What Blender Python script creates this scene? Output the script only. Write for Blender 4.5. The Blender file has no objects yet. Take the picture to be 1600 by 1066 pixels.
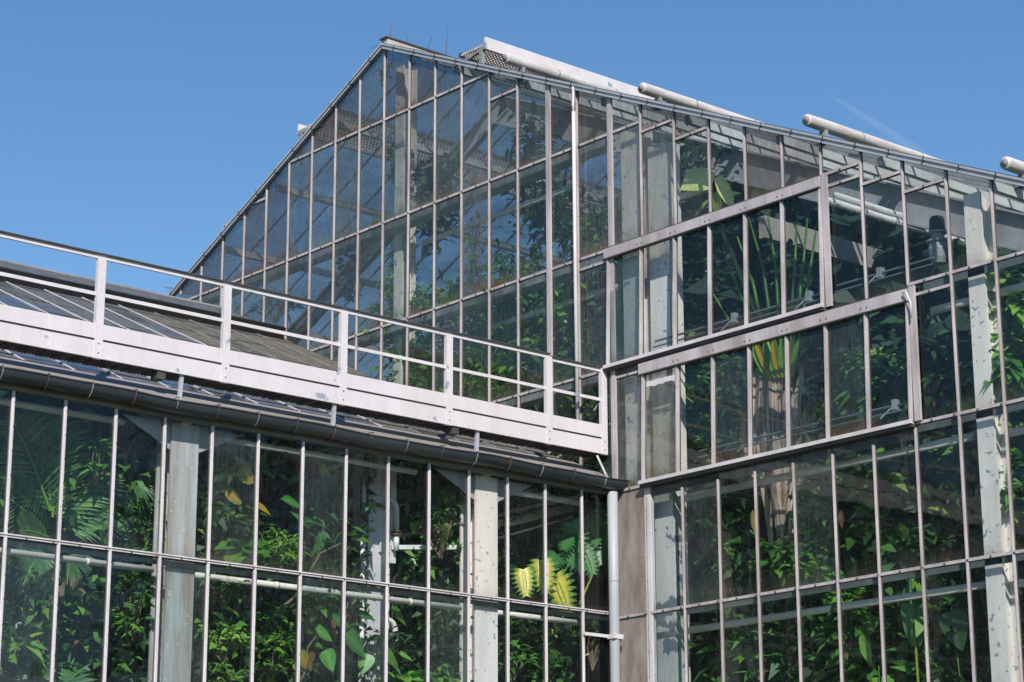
import bpy, math, random
import numpy as np
from mathutils import Vector, Matrix
random.seed(7)
C = bpy.context.scene
# ------------------------------------------------------------------ camera
F_PX = 3544.93                       # focal length in pixels of a 1600 px wide frame
PITCH, YAW, ROLL = 0.267852, -0.859906, -0.003219
CAM = Vector((23.5162, -22.2379, -7.0459))
cy_, sy_, cp_, sp_ = math.cos(YAW), math.sin(YAW), math.cos(PITCH), math.sin(PITCH)
FWD = Vector((sy_*cp_, cy_*cp_, sp_)); r0 = Vector((cy_, -sy_, 0)); u0 = r0.cross(FWD)
RT = math.cos(ROLL)*r0 + math.sin(ROLL)*u0; UP = math.cos(ROLL)*u0 - math.sin(ROLL)*r0
cam = bpy.data.cameras.new('camera'); co = bpy.data.objects.new('camera', cam); C.collection.objects.link(co)
m = Matrix((RT, UP, -FWD)).transposed().to_4x4(); m.translation = CAM; co.matrix_world = m
cam.sensor_width = 36; cam.lens = F_PX/1600*36; cam.clip_end = 20000; cam.clip_start = 0.5
C.camera = co
def ray(px, py): return FWD*F_PX + RT*(px-800) - UP*(py-533)
def at(px, py, y=None, x=None):      # the point of a real vertical plane (y = const or x = const) seen at a photo pixel
    v = ray(px, py)
    t = (y-CAM.y)/v.y if y is not None else (x-CAM.x)/v.x
    return CAM + v*t
# ------------------------------------------------------------------ light
SUN_EL, SUN_PHI = math.radians(37), math.radians(35)
sd = Vector((math.cos(SUN_EL)*math.cos(SUN_PHI), -math.cos(SUN_EL)*math.sin(SUN_PHI), math.sin(SUN_EL)))
W = bpy.data.worlds.new("World"); C.world = W; W.use_nodes = True
nt = W.node_tree; bg = nt.nodes['Background']
sky = nt.nodes.new('ShaderNodeTexSky'); sky.sky_type = 'NISHITA'; sky.sun_disc = False
sky.sun_elevation = SUN_EL; sky.sun_rotation = math.atan2(sd.x, sd.y); sky.altitude = 0
sky.air_density = 1.0; sky.dust_density = 0.0; sky.ozone_density = 2.2
hs = nt.nodes.new('ShaderNodeHueSaturation'); hs.inputs['Saturation'].default_value = 1.2
nt.links.new(sky.outputs[0], hs.inputs['Color']); nt.links.new(hs.outputs[0], bg.inputs[0]); bg.inputs[1].default_value = 0.122
sl = bpy.data.lights.new('sun', 'SUN'); sl.energy = 5.0; sl.angle = math.radians(0.5); sl.color = (1, .93, .87)
so = bpy.data.objects.new('sun', sl); C.collection.objects.link(so)
so.rotation_mode = 'QUATERNION'; so.rotation_quaternion = sd.to_track_quat('Z', 'Y')
C.view_settings.view_transform = 'Standard'; C.view_settings.look = 'None'
C.view_settings.exposure = 0.12; C.view_settings.gamma = 1; C.view_settings.use_curve_mapping = False
C.render.engine = 'CYCLES'
cc = C.cycles; cc.max_bounces = 7; cc.diffuse_bounces = 3; cc.glossy_bounces = 2; cc.transmission_bounces = 3
cc.transparent_max_bounces = 24; cc.use_denoising = True; cc.caustics_reflective = False; cc.caustics_refractive = False
cc.sample_clamp_indirect = 4

# ------------------------------------------------------------------ materials
MT = {}
def nodes_of(name):
    mt = bpy.data.materials.new(name); mt.use_nodes = True; n = mt.node_tree.nodes; n.clear(); MT[name] = mt
    return mt, n, mt.node_tree.links
def N(n, t, **kw):
    nd = n.new('ShaderNode'+t)
    for k, v in kw.items():
        if k in nd.inputs.keys(): nd.inputs[k].default_value = v
        else: setattr(nd, k, v)
    return nd
def ramp(n, l, src, stops):
    r = n.new('ShaderNodeValToRGB'); e = r.color_ramp.elements
    while len(e) > 1: e.remove(e[-1])
    e[0].position, e[0].color = stops[0][0], (*stops[0][1], 1)
    for p, c in stops[1:]:
        q = e.new(p); q.color = (*c, 1)
    l.new(src, r.inputs[0]); return r.outputs[0]
def g(v): return (v, v, v)
def mixc(n, l, f, a, b, bt='MIX'):
    mx = n.new('ShaderNodeMix'); mx.data_type = 'RGBA'; mx.blend_type = bt
    for i, s in ((0, f), (6, a), (7, b)):
        if isinstance(s, (int, float)): mx.inputs[i].default_value = s
        elif isinstance(s, tuple): mx.inputs[i].default_value = (*s, 1)
        else: l.new(s, mx.inputs[i])
    return mx.outputs[2]
def math_(n, l, op, a, b=0.0, clamp=False):
    nd = n.new('ShaderNodeMath'); nd.operation = op; nd.use_clamp = clamp
    for i, s in ((0, a), (1, b)):
        if isinstance(s, (int, float)): nd.inputs[i].default_value = s
        else: l.new(s, nd.inputs[i])
    return nd.outputs[0]
def noise(n, l, scale, detail=4, rough=.6, stretch=None):
    tc = N(n, 'NewGeometry'); src = tc.outputs['Position']
    if stretch:
        mp = n.new('ShaderNodeMapping'); mp.inputs['Scale'].default_value = stretch; l.new(src, mp.inputs[0]); src = mp.outputs[0]
    t = n.new('ShaderNodeTexNoise'); t.inputs['Scale'].default_value = scale; t.inputs['Detail'].default_value = detail
    t.inputs['Roughness'].default_value = rough; l.new(src, t.inputs['Vector']); return t.outputs[0]
def paint(name, base, dirt, stain=(.2, .11, .06), rough=.55, sp=.35, flakes=None, metallic=0, bump=.15, dirtiness=.62, strk=(1, 1, .25)):
    """worn paint or metal: broad dirt, vertical streaks, rust specks, optional flaked patches"""
    mt, n, l = nodes_of(name)
    a = noise(n, l, 3.2, 6, .65, strk)
    c = mixc(n, l, ramp(n, l, a, [(.35, g(0)), (dirtiness+.16, g(1))]), base, dirt)
    s = noise(n, l, 24, 5, .7)
    c = mixc(n, l, ramp(n, l, s, [(.64, g(0)), (.74, g(sp))]), c, stain)
    s2 = noise(n, l, 90, 2, .5)
    c = mixc(n, l, ramp(n, l, s2, [(.3, g(.35)), (.55, g(0))]), c, tuple(x*.6 for x in dirt))
    if flakes:
        fl = noise(n, l, flakes[1], 5, .55); e = ramp(n, l, fl, [(flakes[2], g(0)), (flakes[2]+.012, g(1))])
        c = mixc(n, l, e, c, flakes[0])
    b = N(n, 'BsdfPrincipled', Roughness=rough, Metallic=metallic); l.new(c, b.inputs['Base Color'])
    bp = N(n, 'Bump', Strength=bump, Distance=.01); l.new(s, bp.inputs['Height']); l.new(bp.outputs[0], b.inputs['Normal'])
    o = N(n, 'OutputMaterial'); l.new(b.outputs[0], o.inputs[0]); return mt
paint('bar_paint', (.72, .68, .69), (.50, .455, .455), (.2, .11, .08), sp=.45)
paint('seal', (.06, .05, .045), (.17, .13, .11), (.2, .1, .05), sp=.5)
paint('seal_grey', (.07, .065, .065), (.2, .18, .18))
paint('bar_rust', (.58, .535, .535), (.34, .295, .285), (.17, .08, .045), sp=.8, dirtiness=.5)
paint('white_paint', (.72, .675, .69), (.60, .555, .56), (.28, .18, .14), sp=.22, flakes=((.30, .34, .39), 2.1, .65), bump=.25)
paint('white_flaky', (.66, .65, .66), (.46, .44, .43), (.25, .16, .12), sp=.5, flakes=((.22, .24, .28), 7, .60))
paint('column_paint', (.92, .84, .78), (.64, .57, .51), (.16, .17, .2), sp=.75, flakes=((.26, .30, .36), 11, .635), strk=(1, 1, .18))
paint('column_grey', (.50, .52, .53), (.36, .31, .26), (.62, .6, .58), sp=.6, flakes=((.60, .60, .61), 13, .67), strk=(1.8, 1.8, .15), dirtiness=.42)
paint('column_peeling', (.72, .70, .68), (.55, .52, .49), (.16, .17, .2), sp=.6, flakes=((.17, .20, .25), 2.6, .555), strk=(1, 1, .5))
paint('girder_paint', (.46, .47, .49), (.30, .29, .28), (.12, .09, .07), sp=.3)
paint('beam_concrete', (.48, .43, .37), (.27, .24, .2), (.1, .08, .06), sp=.3)
paint('pipe_white', (.80, .79, .75), (.60, .57, .51), (.3, .28, .24), sp=.2)
paint('gutter_zinc', (.045, .055, .062), (.015, .019, .024), (.09, .08, .07), sp=.3, rough=.28, metallic=0, strk=(.6, .3, 1), bump=.25)
paint('downpipe_zinc', (.42, .44, .47), (.34, .36, .39), (.25, .25, .26), rough=.5, sp=.1)
paint('eave_board', (.36, .32, .29), (.20, .175, .155), (.08, .06, .05), sp=.5, strk=(3, .3, 1))
paint('stained_panel', (.35, .325, .30), (.19, .135, .10), (.16, .085, .045), sp=.75, strk=(1.2, 1, .3), dirtiness=.5)
paint('brown_strip', (.16, .08, .06), (.10, .06, .05))
paint('dark_metal', (.05, .05, .05), (.10, .09, .08), rough=.5)
paint('rubber_and_gap_shade', (.015, .015, .016), (.03, .03, .03), rough=.45)
paint('mech_steel', (.16, .19, .2), (.1, .11, .11), (.2, .1, .05), rough=.45)
paint('roller_cover', (.70, .67, .65), (.40, .36, .33), (.2, .15, .12), sp=.5, strk=(3, .4, 3), dirtiness=.5)
paint('cast_grey', (.33, .34, .35), (.14, .14, .14), (.06, .05, .05), sp=.6)
paint('moss_strip', (.20, .20, .18), (.05, .055, .045), (.55, .55, .52), sp=.6, bump=.5, dirtiness=.45)
paint('plaster', (.45, .43, .4), (.28, .26, .24), strk=(1, 1, .4))
paint('ground_gravel', (.09, .10, .06), (.05, .06, .035), strk=(1, 1, 1))
paint('terracotta', (.42, .17, .09), (.28, .13, .08))
paint('bark', (.16, .12, .085), (.07, .05, .035), (.3, .2, .13), rough=.9, bump=.8, strk=(3, 3, .3))
paint('fibre_bark', (.74, .56, .46), (.16, .11, .085), (.10, .07, .05), rough=.9, bump=.9, sp=.7, strk=(7, 7, .2), dirtiness=.46)
paint('twig', (.22, .16, .1), (.12, .09, .06), rough=.9)
paint('dry_stalk', (.12, .08, .09), (.07, .05, .05), rough=.9)
paint('soil', (.03, .022, .015), (.06, .045, .03), strk=(1, 1, 1))

def glass(name, tint, haze, streak, film, algae=0.0, refl=1.0, rough=.03, island=False):
    """old greenhouse glass: clear sheet + sky reflection + a film of lime and dirt that is thicker at the rims"""
    mt, n, l = nodes_of(name)
    oi = N(n, 'ObjectInfo'); rnd = oi.outputs['Random']
    uv = N(n, 'UVMap'); sx = n.new('ShaderNodeSeparateXYZ'); l.new(uv.outputs[0], sx.inputs[0]); u, v = sx.outputs[0], sx.outputs[1]
    a = noise(n, l, 9, 6, .7, (3, 3, .35)); b_ = noise(n, l, 1.1, 4, .6); c_ = noise(n, l, 70, 3, .6, (1, 1, .5))
    st = ramp(n, l, a, [(.42, g(0)), (.75, g(1))]); bl = ramp(n, l, b_, [(.4, g(0)), (.7, g(1))]); sp = ramp(n, l, c_, [(.55, g(0)), (.75, g(1))])
    f = math_(n, l, 'MULTIPLY', st, streak)
    f = math_(n, l, 'ADD', f, math_(n, l, 'MULTIPLY', bl, haze*.9))
    f = math_(n, l, 'ADD', f, math_(n, l, 'MULTIPLY', sp, streak*.5))
    f = math_(n, l, 'ADD', f, math_(n, l, 'MULTIPLY', math_(n, l, 'POWER', rnd, 1.6), haze*1.5))
    # rims: distance to the nearest pane edge
    eu = math_(n, l, 'ABSOLUTE', math_(n, l, 'SUBTRACT', u, .5)); ev = math_(n, l, 'ABSOLUTE', math_(n, l, 'SUBTRACT', v, .5))
    eu = ramp(n, l, eu, [(.40, g(0)), (.5, g(1))]); ev2 = ramp(n, l, ev, [(.44, g(0)), (.5, g(1))])
    rim = math_(n, l, 'ADD', math_(n, l, 'MULTIPLY', eu, .5), ev2)
    f = math_(n, l, 'ADD', f, math_(n, l, 'MULTIPLY', math_(n, l, 'MULTIPLY', rim, math_(n, l, 'ADD', st, .3)), haze*1.3+.13))
    f = math_(n, l, 'ADD', f, haze*.4, True)
    col = film
    if algae:
        low = ramp(n, l, v, [(.0, g(1)), (.16, g(0))]); al = math_(n, l, 'MULTIPLY', low, ramp(n, l, noise(n, l, 2.3, 5, .7), [(.38, g(0)), (.62, g(1))]))
        hue = mixc(n, l, ramp(n, l, noise(n, l, .9, 2), [(.45, g(0)), (.55, g(1))]), (.26, .12, .055), (.16, .2, .06))
        col = mixc(n, l, al, col, hue); f = math_(n, l, 'ADD', f, math_(n, l, 'MULTIPLY', al, algae), True)
    mot = noise(n, l, 6, 6, .75, (1, 1, .6)); col = mixc(n, l, ramp(n, l, mot, [(.38, g(.75)), (.62, g(0))]), col, mixc(n, l, 1.0, col, (.45, .44, .40), 'MULTIPLY'))
    tr = N(n, 'BsdfTransparent'); rh = n.new('ShaderNodeTexWhiteNoise'); rh.noise_dimensions = '1D'; l.new(rnd, rh.inputs['W'])
    l.new(mixc(n, l, rh.outputs['Value'], tuple(x*y for x, y in zip(tint, (.93, .97, 1.0))), tint), tr.inputs[0])
    gl = N(n, 'BsdfGlossy', Roughness=rough)
    wav = noise(n, l, 1.7, 2, .5); bp = N(n, 'Bump', Strength=.06, Distance=.05); l.new(wav, bp.inputs['Height']); l.new(bp.outputs[0], gl.inputs['Normal'])
    lw = N(n, 'LayerWeight', Blend=.5)
    fr = math_(n, l, 'ADD', math_(n, l, 'MULTIPLY', math_(n, l, 'POWER', lw.outputs['Facing'], 4.0), 1.1), .065*refl, True)
    m1 = N(n, 'MixShader'); l.new(fr, m1.inputs[0]); l.new(tr.outputs[0], m1.inputs[1]); l.new(gl.outputs[0], m1.inputs[2])
    df = N(n, 'BsdfDiffuse'); tl = N(n, 'BsdfTranslucent')
    for s in (df, tl):
        if isinstance(col, tuple): s.inputs[0].default_value = (*col, 1)
        else: l.new(col, s.inputs[0])
    m0 = N(n, 'MixShader', Fac=.4); l.new(df.outputs[0], m0.inputs[1]); l.new(tl.outputs[0], m0.inputs[2])
    m2 = N(n, 'MixShader'); l.new(f, m2.inputs[0]); l.new(m1.outputs[0], m2.inputs[1]); l.new(m0.outputs[0], m2.inputs[2])
    o = N(n, 'OutputMaterial'); l.new(m2.outputs[0], o.inputs[0]); return mt
glass('glass_gable', (.84, .89, .86), .23, .42, (.20, .245, .24), .95)
glass('glass_clear', (.95, .98, .965), .024, .09, (.18, .26, .25), .4, refl=.7)
glass('glass_hazy', (.90, .95, .94), .085, .22, (.22, .28, .28), .5, refl=.8)
glass('glass_wing', (.96, .98, .975), .014, .075, (.27, .34, .35), .15, refl=.6)
glass('glass_dirty', (.7, .74, .7), .34, .35, (.36, .37, .34), .3)
glass('glass_grimy', (.82, .86, .85), .16, .30, (.30, .34, .35), .8)
glass('glass_roof', (.80, .84, .86), .16, .36, (.23, .22, .20), .0)
glass('glass_roof_murky', (.80, .83, .85), .40, .5, (.26, .27, .28), .0)
glass('glass_gable_low', (.88, .93, .90), .09, .30, (.20, .26, .22), .8)
glass('glass_wing_roof', (.35, .40, .45), .60, .3, (.22, .24, .275), .0, refl=2.2)
glass('glass_wing_roof_mossy', (.3, .32, .3), .80, .4, (.27, .255, .225), .0, refl=1.2)
glass('glass_brown', (.74, .74, .72), .24, .38, (.19, .17, .15), .8)

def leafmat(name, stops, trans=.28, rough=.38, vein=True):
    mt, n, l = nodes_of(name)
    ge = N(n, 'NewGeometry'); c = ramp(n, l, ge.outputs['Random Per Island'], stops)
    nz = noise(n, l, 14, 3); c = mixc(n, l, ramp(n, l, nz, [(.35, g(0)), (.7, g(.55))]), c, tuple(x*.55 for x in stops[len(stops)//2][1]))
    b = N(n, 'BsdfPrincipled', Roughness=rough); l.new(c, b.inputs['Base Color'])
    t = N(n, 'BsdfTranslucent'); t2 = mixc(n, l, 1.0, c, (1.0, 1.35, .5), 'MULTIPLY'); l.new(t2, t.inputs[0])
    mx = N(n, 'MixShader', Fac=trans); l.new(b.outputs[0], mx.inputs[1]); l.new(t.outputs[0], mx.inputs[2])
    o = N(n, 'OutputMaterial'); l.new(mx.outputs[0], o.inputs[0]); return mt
leafmat('leaf_green', [(0, (.03, .09, .018)), (.4, (.06, .18, .03)), (.75, (.10, .29, .04)), (.94, (.19, .37, .06)), (1, (.3, .32, .06))])
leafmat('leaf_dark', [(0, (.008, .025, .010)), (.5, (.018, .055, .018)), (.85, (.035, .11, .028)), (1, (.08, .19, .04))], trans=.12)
leafmat('leaf_deep_shade', [(0, (.006, .022, .014)), (.6, (.012, .042, .022)), (.92, (.022, .075, .028)), (1, (.05, .14, .04))], trans=.05, rough=.6)  # background leaves: the deep interior shade is put into the colour
leafmat('leaf_light', [(0, (.10, .27, .04)), (.5, (.17, .40, .06)), (.8, (.26, .47, .07)), (1, (.38, .48, .09))])
leafmat('leaf_lime', [(0, (.22, .32, .04)), (.6, (.32, .40, .06)), (1, (.38, .38, .07))], trans=.35)
leafmat('leaf_yellow', [(0, (.42, .33, .04)), (.6, (.55, .38, .03)), (1, (.4, .42, .05))], trans=.35)
leafmat('leaf_russet', [(0, (.22, .07, .03)), (.5, (.32, .12, .05)), (.8, (.12, .12, .03)), (1, (.08, .16, .03))], trans=.3)
leafmat('leaf_palm', [(0, (.04, .12, .05)), (.5, (.07, .2, .06)), (.9, (.13, .3, .08)), (1, (.22, .38, .09))], trans=.2)
def two_tone(name, inner, outer):
    mt, n, l = nodes_of(name); uv = N(n, 'UVMap'); sx = n.new('ShaderNodeSeparateXYZ'); l.new(uv.outputs[0], sx.inputs[0])
    e = math_(n, l, 'ADD', sx.outputs[0], math_(n, l, 'MULTIPLY', math_(n, l, 'SUBTRACT', noise(n, l, 9, 4), .5), .5))
    c = mixc(n, l, ramp(n, l, e, [(.40, g(0)), (.75, g(1))]), inner, outer)
    fr = math_(n, l, 'FRACT', math_(n, l, 'MULTIPLY', math_(n, l, 'SUBTRACT', sx.outputs[1], math_(n, l, 'MULTIPLY', sx.outputs[0], .35)), 8.0))
    vn = math_(n, l, 'MAXIMUM', ramp(n, l, fr, [(.0, g(.8)), (.14, g(0))]), ramp(n, l, sx.outputs[0], [(.03, g(1)), (.09, g(0))]))
    c = mixc(n, l, math_(n, l, 'MULTIPLY', vn, .5), c, tuple(min(1, x*2.0+.03) for x in inner))
    c = mixc(n, l, ramp(n, l, noise(n, l, 30, 4), [(.5, g(0)), (.72, g(.5))]), c, tuple(x*.5 for x in outer))
    b = N(n, 'BsdfPrincipled', Roughness=.35); l.new(c, b.inputs['Base Color']); t = N(n, 'BsdfTranslucent'); l.new(c, t.inputs[0])
    mx = N(n, 'MixShader', Fac=.3); l.new(b.outputs[0], mx.inputs[1]); l.new(t.outputs[0], mx.inputs[2])
    o = N(n, 'OutputMaterial'); l.new(mx.outputs[0], o.inputs[0])
two_tone('leaf_variegated', (.82, .68, .08), (.10, .26, .05))
two_tone('leaf_autumn', (.48, .30, .05), (.24, .30, .05))
two_tone('leaf_big', (.07, .24, .06), (.04, .16, .035))
two_tone('leaf_banana', (.88, .90, .36), (.78, .84, .28))
two_tone('leaf_big_light', (.16, .42, .07), (.10, .32, .05))

# ------------------------------------------------------------------ mesh helpers
def wloc(o):
    p = Vector((0, 0, 0))
    while o is not None: p += o.location; o = o.parent
    return p
def tag(o, label=None, cat=None, group=None, kind=None):
    for k, v in (('label', label), ('category', cat), ('group', group), ('kind', kind)):
        if v: o[k] = v
    return o
def thing(name, label, cat, loc, group=None):
    o = bpy.data.objects.new(name, None); o.empty_display_size = .2; C.collection.objects.link(o); o.location = loc
    return tag(o, label, cat, group)
class MB:
    def __init__(s): s.v = []; s.f = []; s.m = []; s.uv = {}; s.ci = 0
    def mat(s, i): s.ci = i; return s
    def add(s, vs, fs, uvs=None):
        b = len(s.v); s.v += [tuple(p) for p in vs]
        for k, f in enumerate(fs):
            if uvs: s.uv[len(s.f)] = uvs[k]
            s.f.append(tuple(b+i for i in f)); s.m.append(s.ci)
    def box(s, a, b):
        (x0, y0, z0), (x1, y1, z1) = [min(p, q) for p, q in zip(a, b)], [max(p, q) for p, q in zip(a, b)]
        s.add([(x0, y0, z0), (x1, y0, z0), (x1, y1, z0), (x0, y1, z0), (x0, y0, z1), (x1, y0, z1), (x1, y1, z1), (x0, y1, z1)],
              [(0, 3, 2, 1), (4, 5, 6, 7), (0, 1, 5, 4), (1, 2, 6, 5), (2, 3, 7, 6), (3, 0, 4, 7)]); return s
    def bar(s, p, q, w, h, up=(0, 0, 1), off=(0, 0)):
        """rectangular bar from p to q; w across, h along up"""
        p, q, up = Vector(p), Vector(q), Vector(up); d = (q-p).normalized(); sd_ = d.cross(up).normalized(); u = sd_.cross(d)
        o = sd_*off[0]+u*off[1]; vs = []
        for c in (p, q):
            for a, b in ((-1, -1), (1, -1), (1, 1), (-1, 1)): vs.append(c+o+sd_*(a*w/2)+u*(b*h/2))
        s.add(vs, [(0, 1, 2, 3), (7, 6, 5, 4), (0, 4, 5, 1), (1, 5, 6, 2), (2, 6, 7, 3), (3, 7, 4, 0)]); return s
    def tube(s, pts, r, n=10, caps=True):
        pts = [Vector(p) for p in pts]; rs = r if isinstance(r, (list, tuple)) else [r]*len(pts); base = len(s.v); prev = None
        for i, p in enumerate(pts):
            d = (pts[min(i+1, len(pts)-1)]-pts[max(i-1, 0)]).normalized()
            a = prev if prev is not None else (Vector((0, 0, 1)) if abs(d.z) < .9 else Vector((1, 0, 0)))
            u = (a-d*a.dot(d)).normalized(); prev = u; w = d.cross(u)
            for k in range(n):
                t = 2*math.pi*k/n; s.v.append(tuple(p+(u*math.cos(t)+w*math.sin(t))*rs[i]))
        for i in range(len(pts)-1):
            for k in range(n):
                a = base+i*n; k2 = (k+1) % n; s.f.append((a+k, a+k2, a+n+k2, a+n+k)); s.m.append(s.ci)
        if caps:
            s.f.append(tuple(base+k for k in range(n))[::-1]); s.m.append(s.ci)
            s.f.append(tuple(base+(len(pts)-1)*n+k for k in range(n))); s.m.append(s.ci)
        return s
    def leaf(s, base, d, nrm, L, Wd, prof=None, seg=5, fold=.25, droop=.3):
        """one leaf: two halves folded on the midrib, drooping along its length; uv.x = distance from the midrib"""
        prof = prof or OVATE; d = Vector(d).normalized(); nrm = Vector(nrm); sd_ = d.cross(nrm)
        sd_ = sd_.normalized() if sd_.length > 1e-4 else Vector((1, 0, 0)); nrm = sd_.cross(d); base = Vector(base)
        vs = []; 
        for i in range(seg+1):
            t = i/seg; c = base+d*(L*t)-Vector((0, 0, 1))*(droop*L*t*t)-nrm*0; w = Wd*.5*prof_at(prof, t)
            vs += [c-sd_*w+nrm*(w*fold), c, c+sd_*w+nrm*(w*fold)]
        fs = []; us = []
        for i in range(seg):
            a = i*3; t0, t1 = i/seg, (i+1)/seg
            fs += [(a, a+1, a+4, a+3), (a+1, a+2, a+5, a+4)]; us += [[(1, t0), (0, t0), (0, t1), (1, t1)], [(0, t0), (1, t0), (1, t1), (0, t1)]]
        s.add(vs, fs, us); return s
    def build(s, name, mats, parent=None, smooth=False):
        me = bpy.data.meshes.new(name)
        o = bpy.data.objects.new(name, me); C.collection.objects.link(o)
        off = Vector((0, 0, 0))
        if parent is not None: o.parent = parent; off = wloc(parent)
        me.from_pydata([(p[0]-off[0], p[1]-off[1], p[2]-off[2]) for p in s.v], [], s.f)
        for mn in ([mats] if isinstance(mats, str) else mats): me.materials.append(MT[mn])
        if isinstance(mats, (list, tuple)): me.polygons.foreach_set('material_index', s.m)
        if s.uv:
            ul = me.uv_layers.new(name='UVMap')
            for fi, uvs in s.uv.items():
                for li, q in zip(me.polygons[fi].loop_indices, uvs): ul.data[li].uv = q
        if smooth: me.polygons.foreach_set('use_smooth', [True]*len(me.polygons))
        me.update(); return o
def prof_at(pr, t):
    for (a, x), (b, y) in zip(pr, pr[1:]):
        if t <= b: return x+(y-x)*(t-a)/(b-a)
    return pr[-1][1]
OVATE = [(0, .05), (.15, .6), (.35, 1), (.6, .85), (.85, .35), (1, .0)]
HEART = [(0, .55), (.1, .95), (.3, 1.05), (.55, .9), (.8, .5), (1, 0)]
ROUND = [(0, .2), (.12, .8), (.35, 1.05), (.6, 1.05), (.85, .65), (1, .05)]
STRAP = [(0, .35), (.2, .8), (.5, 1), (.8, .7), (1, 0)]
LANCE = [(0, .1), (.3, .9), (.5, 1), (.8, .5), (1, 0)]
rnd = random.uniform
def rdir(zlo=-.4, zhi=.6):
    a = rnd(0, 2*math.pi); return Vector((math.cos(a), math.sin(a), rnd(zlo, zhi))).normalized()
FRONT = Vector((.76, -.65, 0))       # horizontal direction out of the glass corner

# ------------------------------------------------------------------ ground
GZ = -8.6
b = MB(); b.add([(-3000, -3000, GZ), (3000, -3000, GZ), (3000, 3000, GZ), (-3000, 3000, GZ)], [(0, 1, 2, 3)])
tag(b.build('ground', 'ground_gravel'), 'short grass round the greenhouses', None, None, 'structure')

# ------------------------------------------------------------------ tall gabled house
AX, AZ, SL = -5.64, 8.30, .459
PW = .7
def gx(k): return AX+PW*k
def rake(x): return AZ-SL*abs(x-AX)
def wroof(x): return -.32-.466*x if x < 0 else -99
K0, K1 = -12, 23
R = [6.942, 5.0805, 3.249, 1.404, -.437, -2.286, -4.13]
gh = thing('greenhouse', 'tall gabled glasshouse with a grid of narrow weathered panes behind the white walkway', 'greenhouse', (0, 0, GZ))
UPY = (0, -1, 0)
def bolts(mb, p, q, step, off, sz=.011):
    p, q = Vector(p), Vector(q); L = (q-p).length; n = int(L/step)
    for i in range(n):
        c = p+(q-p)*((i+.5)/max(n, 1))+Vector(off); mb.box(c-Vector((sz, sz, sz)), c+Vector((sz, sz, sz)))
def gbar(x, z0, z1, y=0.0, w=.040, name='glazing_bar', parent=None, wide=0):
    mb = MB()
    mb.mat(1).box((x-w*.66, y-.008, z0), (x+w*.66, y+.008, z1))
    mb.mat(0).box((x-w/2, y-.024, z0), (x+w/2, y-.010, z1)); mb.box((x-.008, y-.036, z0), (x+.008, y-.024, z1))
    if wide: mb.box((x+w/2+.006, y-.045, z0), (x+w/2+wide, y-.008, z1))
    mb.mat(2); bolts(mb, (x-.015, y-.022, z0+.1), (x-.015, y-.022, z1-.05), .31, (0, 0, 0), .009)
    return mb.build(name, ['bar_rust', 'seal', 'dark_metal'], parent or gh)
# columns 0..: how low each vertical bar runs
for k in range(K0, K1+1):
    x = gx(k); top = rake(x)-.03; bot = max(R[6], wroof(x)) if x < -.2 else R[6]
    if k == 8: bot = -.437
    segs = [(bot, top)]
    if 9 <= k <= 13: segs = [(3.25, top), (R[6], -.60)]          # the two hinged vents take over between
    if k == 14: segs = [(3.25, top), (R[6], -.60)]
    if k == 15: segs = [(1.35, top), (R[6], -.60)]
    if k == 16: segs = [(1.4, top), (R[6], -.437)]
    if k == 8: segs = [(-.437, top)]
    for a, c in segs:
        if c-a > .05: gbar(x, a, c, wide=(.075 if k in (6, 8) and a < 3 else 0))
gbar(gx(14)+.0, 1.40, 3.24, y=-.02, w=.06, wide=.10)
gbar(gx(16)+.0, -.42, 1.36, y=-.02, w=.06, wide=.10)
b = MB(); b.box((.60, -.02, R[6]), (.72, .05, -.44)); b.build('door_post', 'bar_paint', gh)
def grail(x0, x1, z, y=0.0, h=.040):
    mb = MB()
    mb.mat(1).box((x0, y-.007, z-h*.72), (x1, y+.012, z+h*.55))
    mb.mat(0).box((x0, y-.027, z-h/2), (x1, y-.009, z+h/2))
    mb.mat(2); bolts(mb, (x0+.1, y-.034, z-.004), (x1-.1, y-.034, z-.004), .35, (0, 0, 0), .009)
    return mb.build('rail', ['bar_rust', 'seal', 'dark_metal'], gh)
grail(gx(-4), gx(4), R[0]); grail(gx(-10), gx(9), R[1]); grail(gx(-12), gx(8), R[2])
def roofx(z): return -(z+.32)/.466
grail(max(gx(K0), roofx(R[3])), gx(8), R[3]); grail(gx(8), gx(9), -.45); grail(gx(16), gx(K1), R[3]); grail(gx(16), gx(K1), R[4])
grail(gx(8), gx(K1), R[5]); grail(roofx(R[4]) if 0 else -.0, gx(K1), R[6])
short = [(4, 6.46), (-6, 6.45), (-7, 6.27), (9, 4.91), (10, 4.59), (14, 3.275), (14, 3.095), (15, 2.96), (16, 2.665), (8, 1.25), (16, 1.245)]
for k, z in short: grail(gx(k), gx(k+1), z)
grail(gx(7), gx(8), 3.08)
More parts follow.
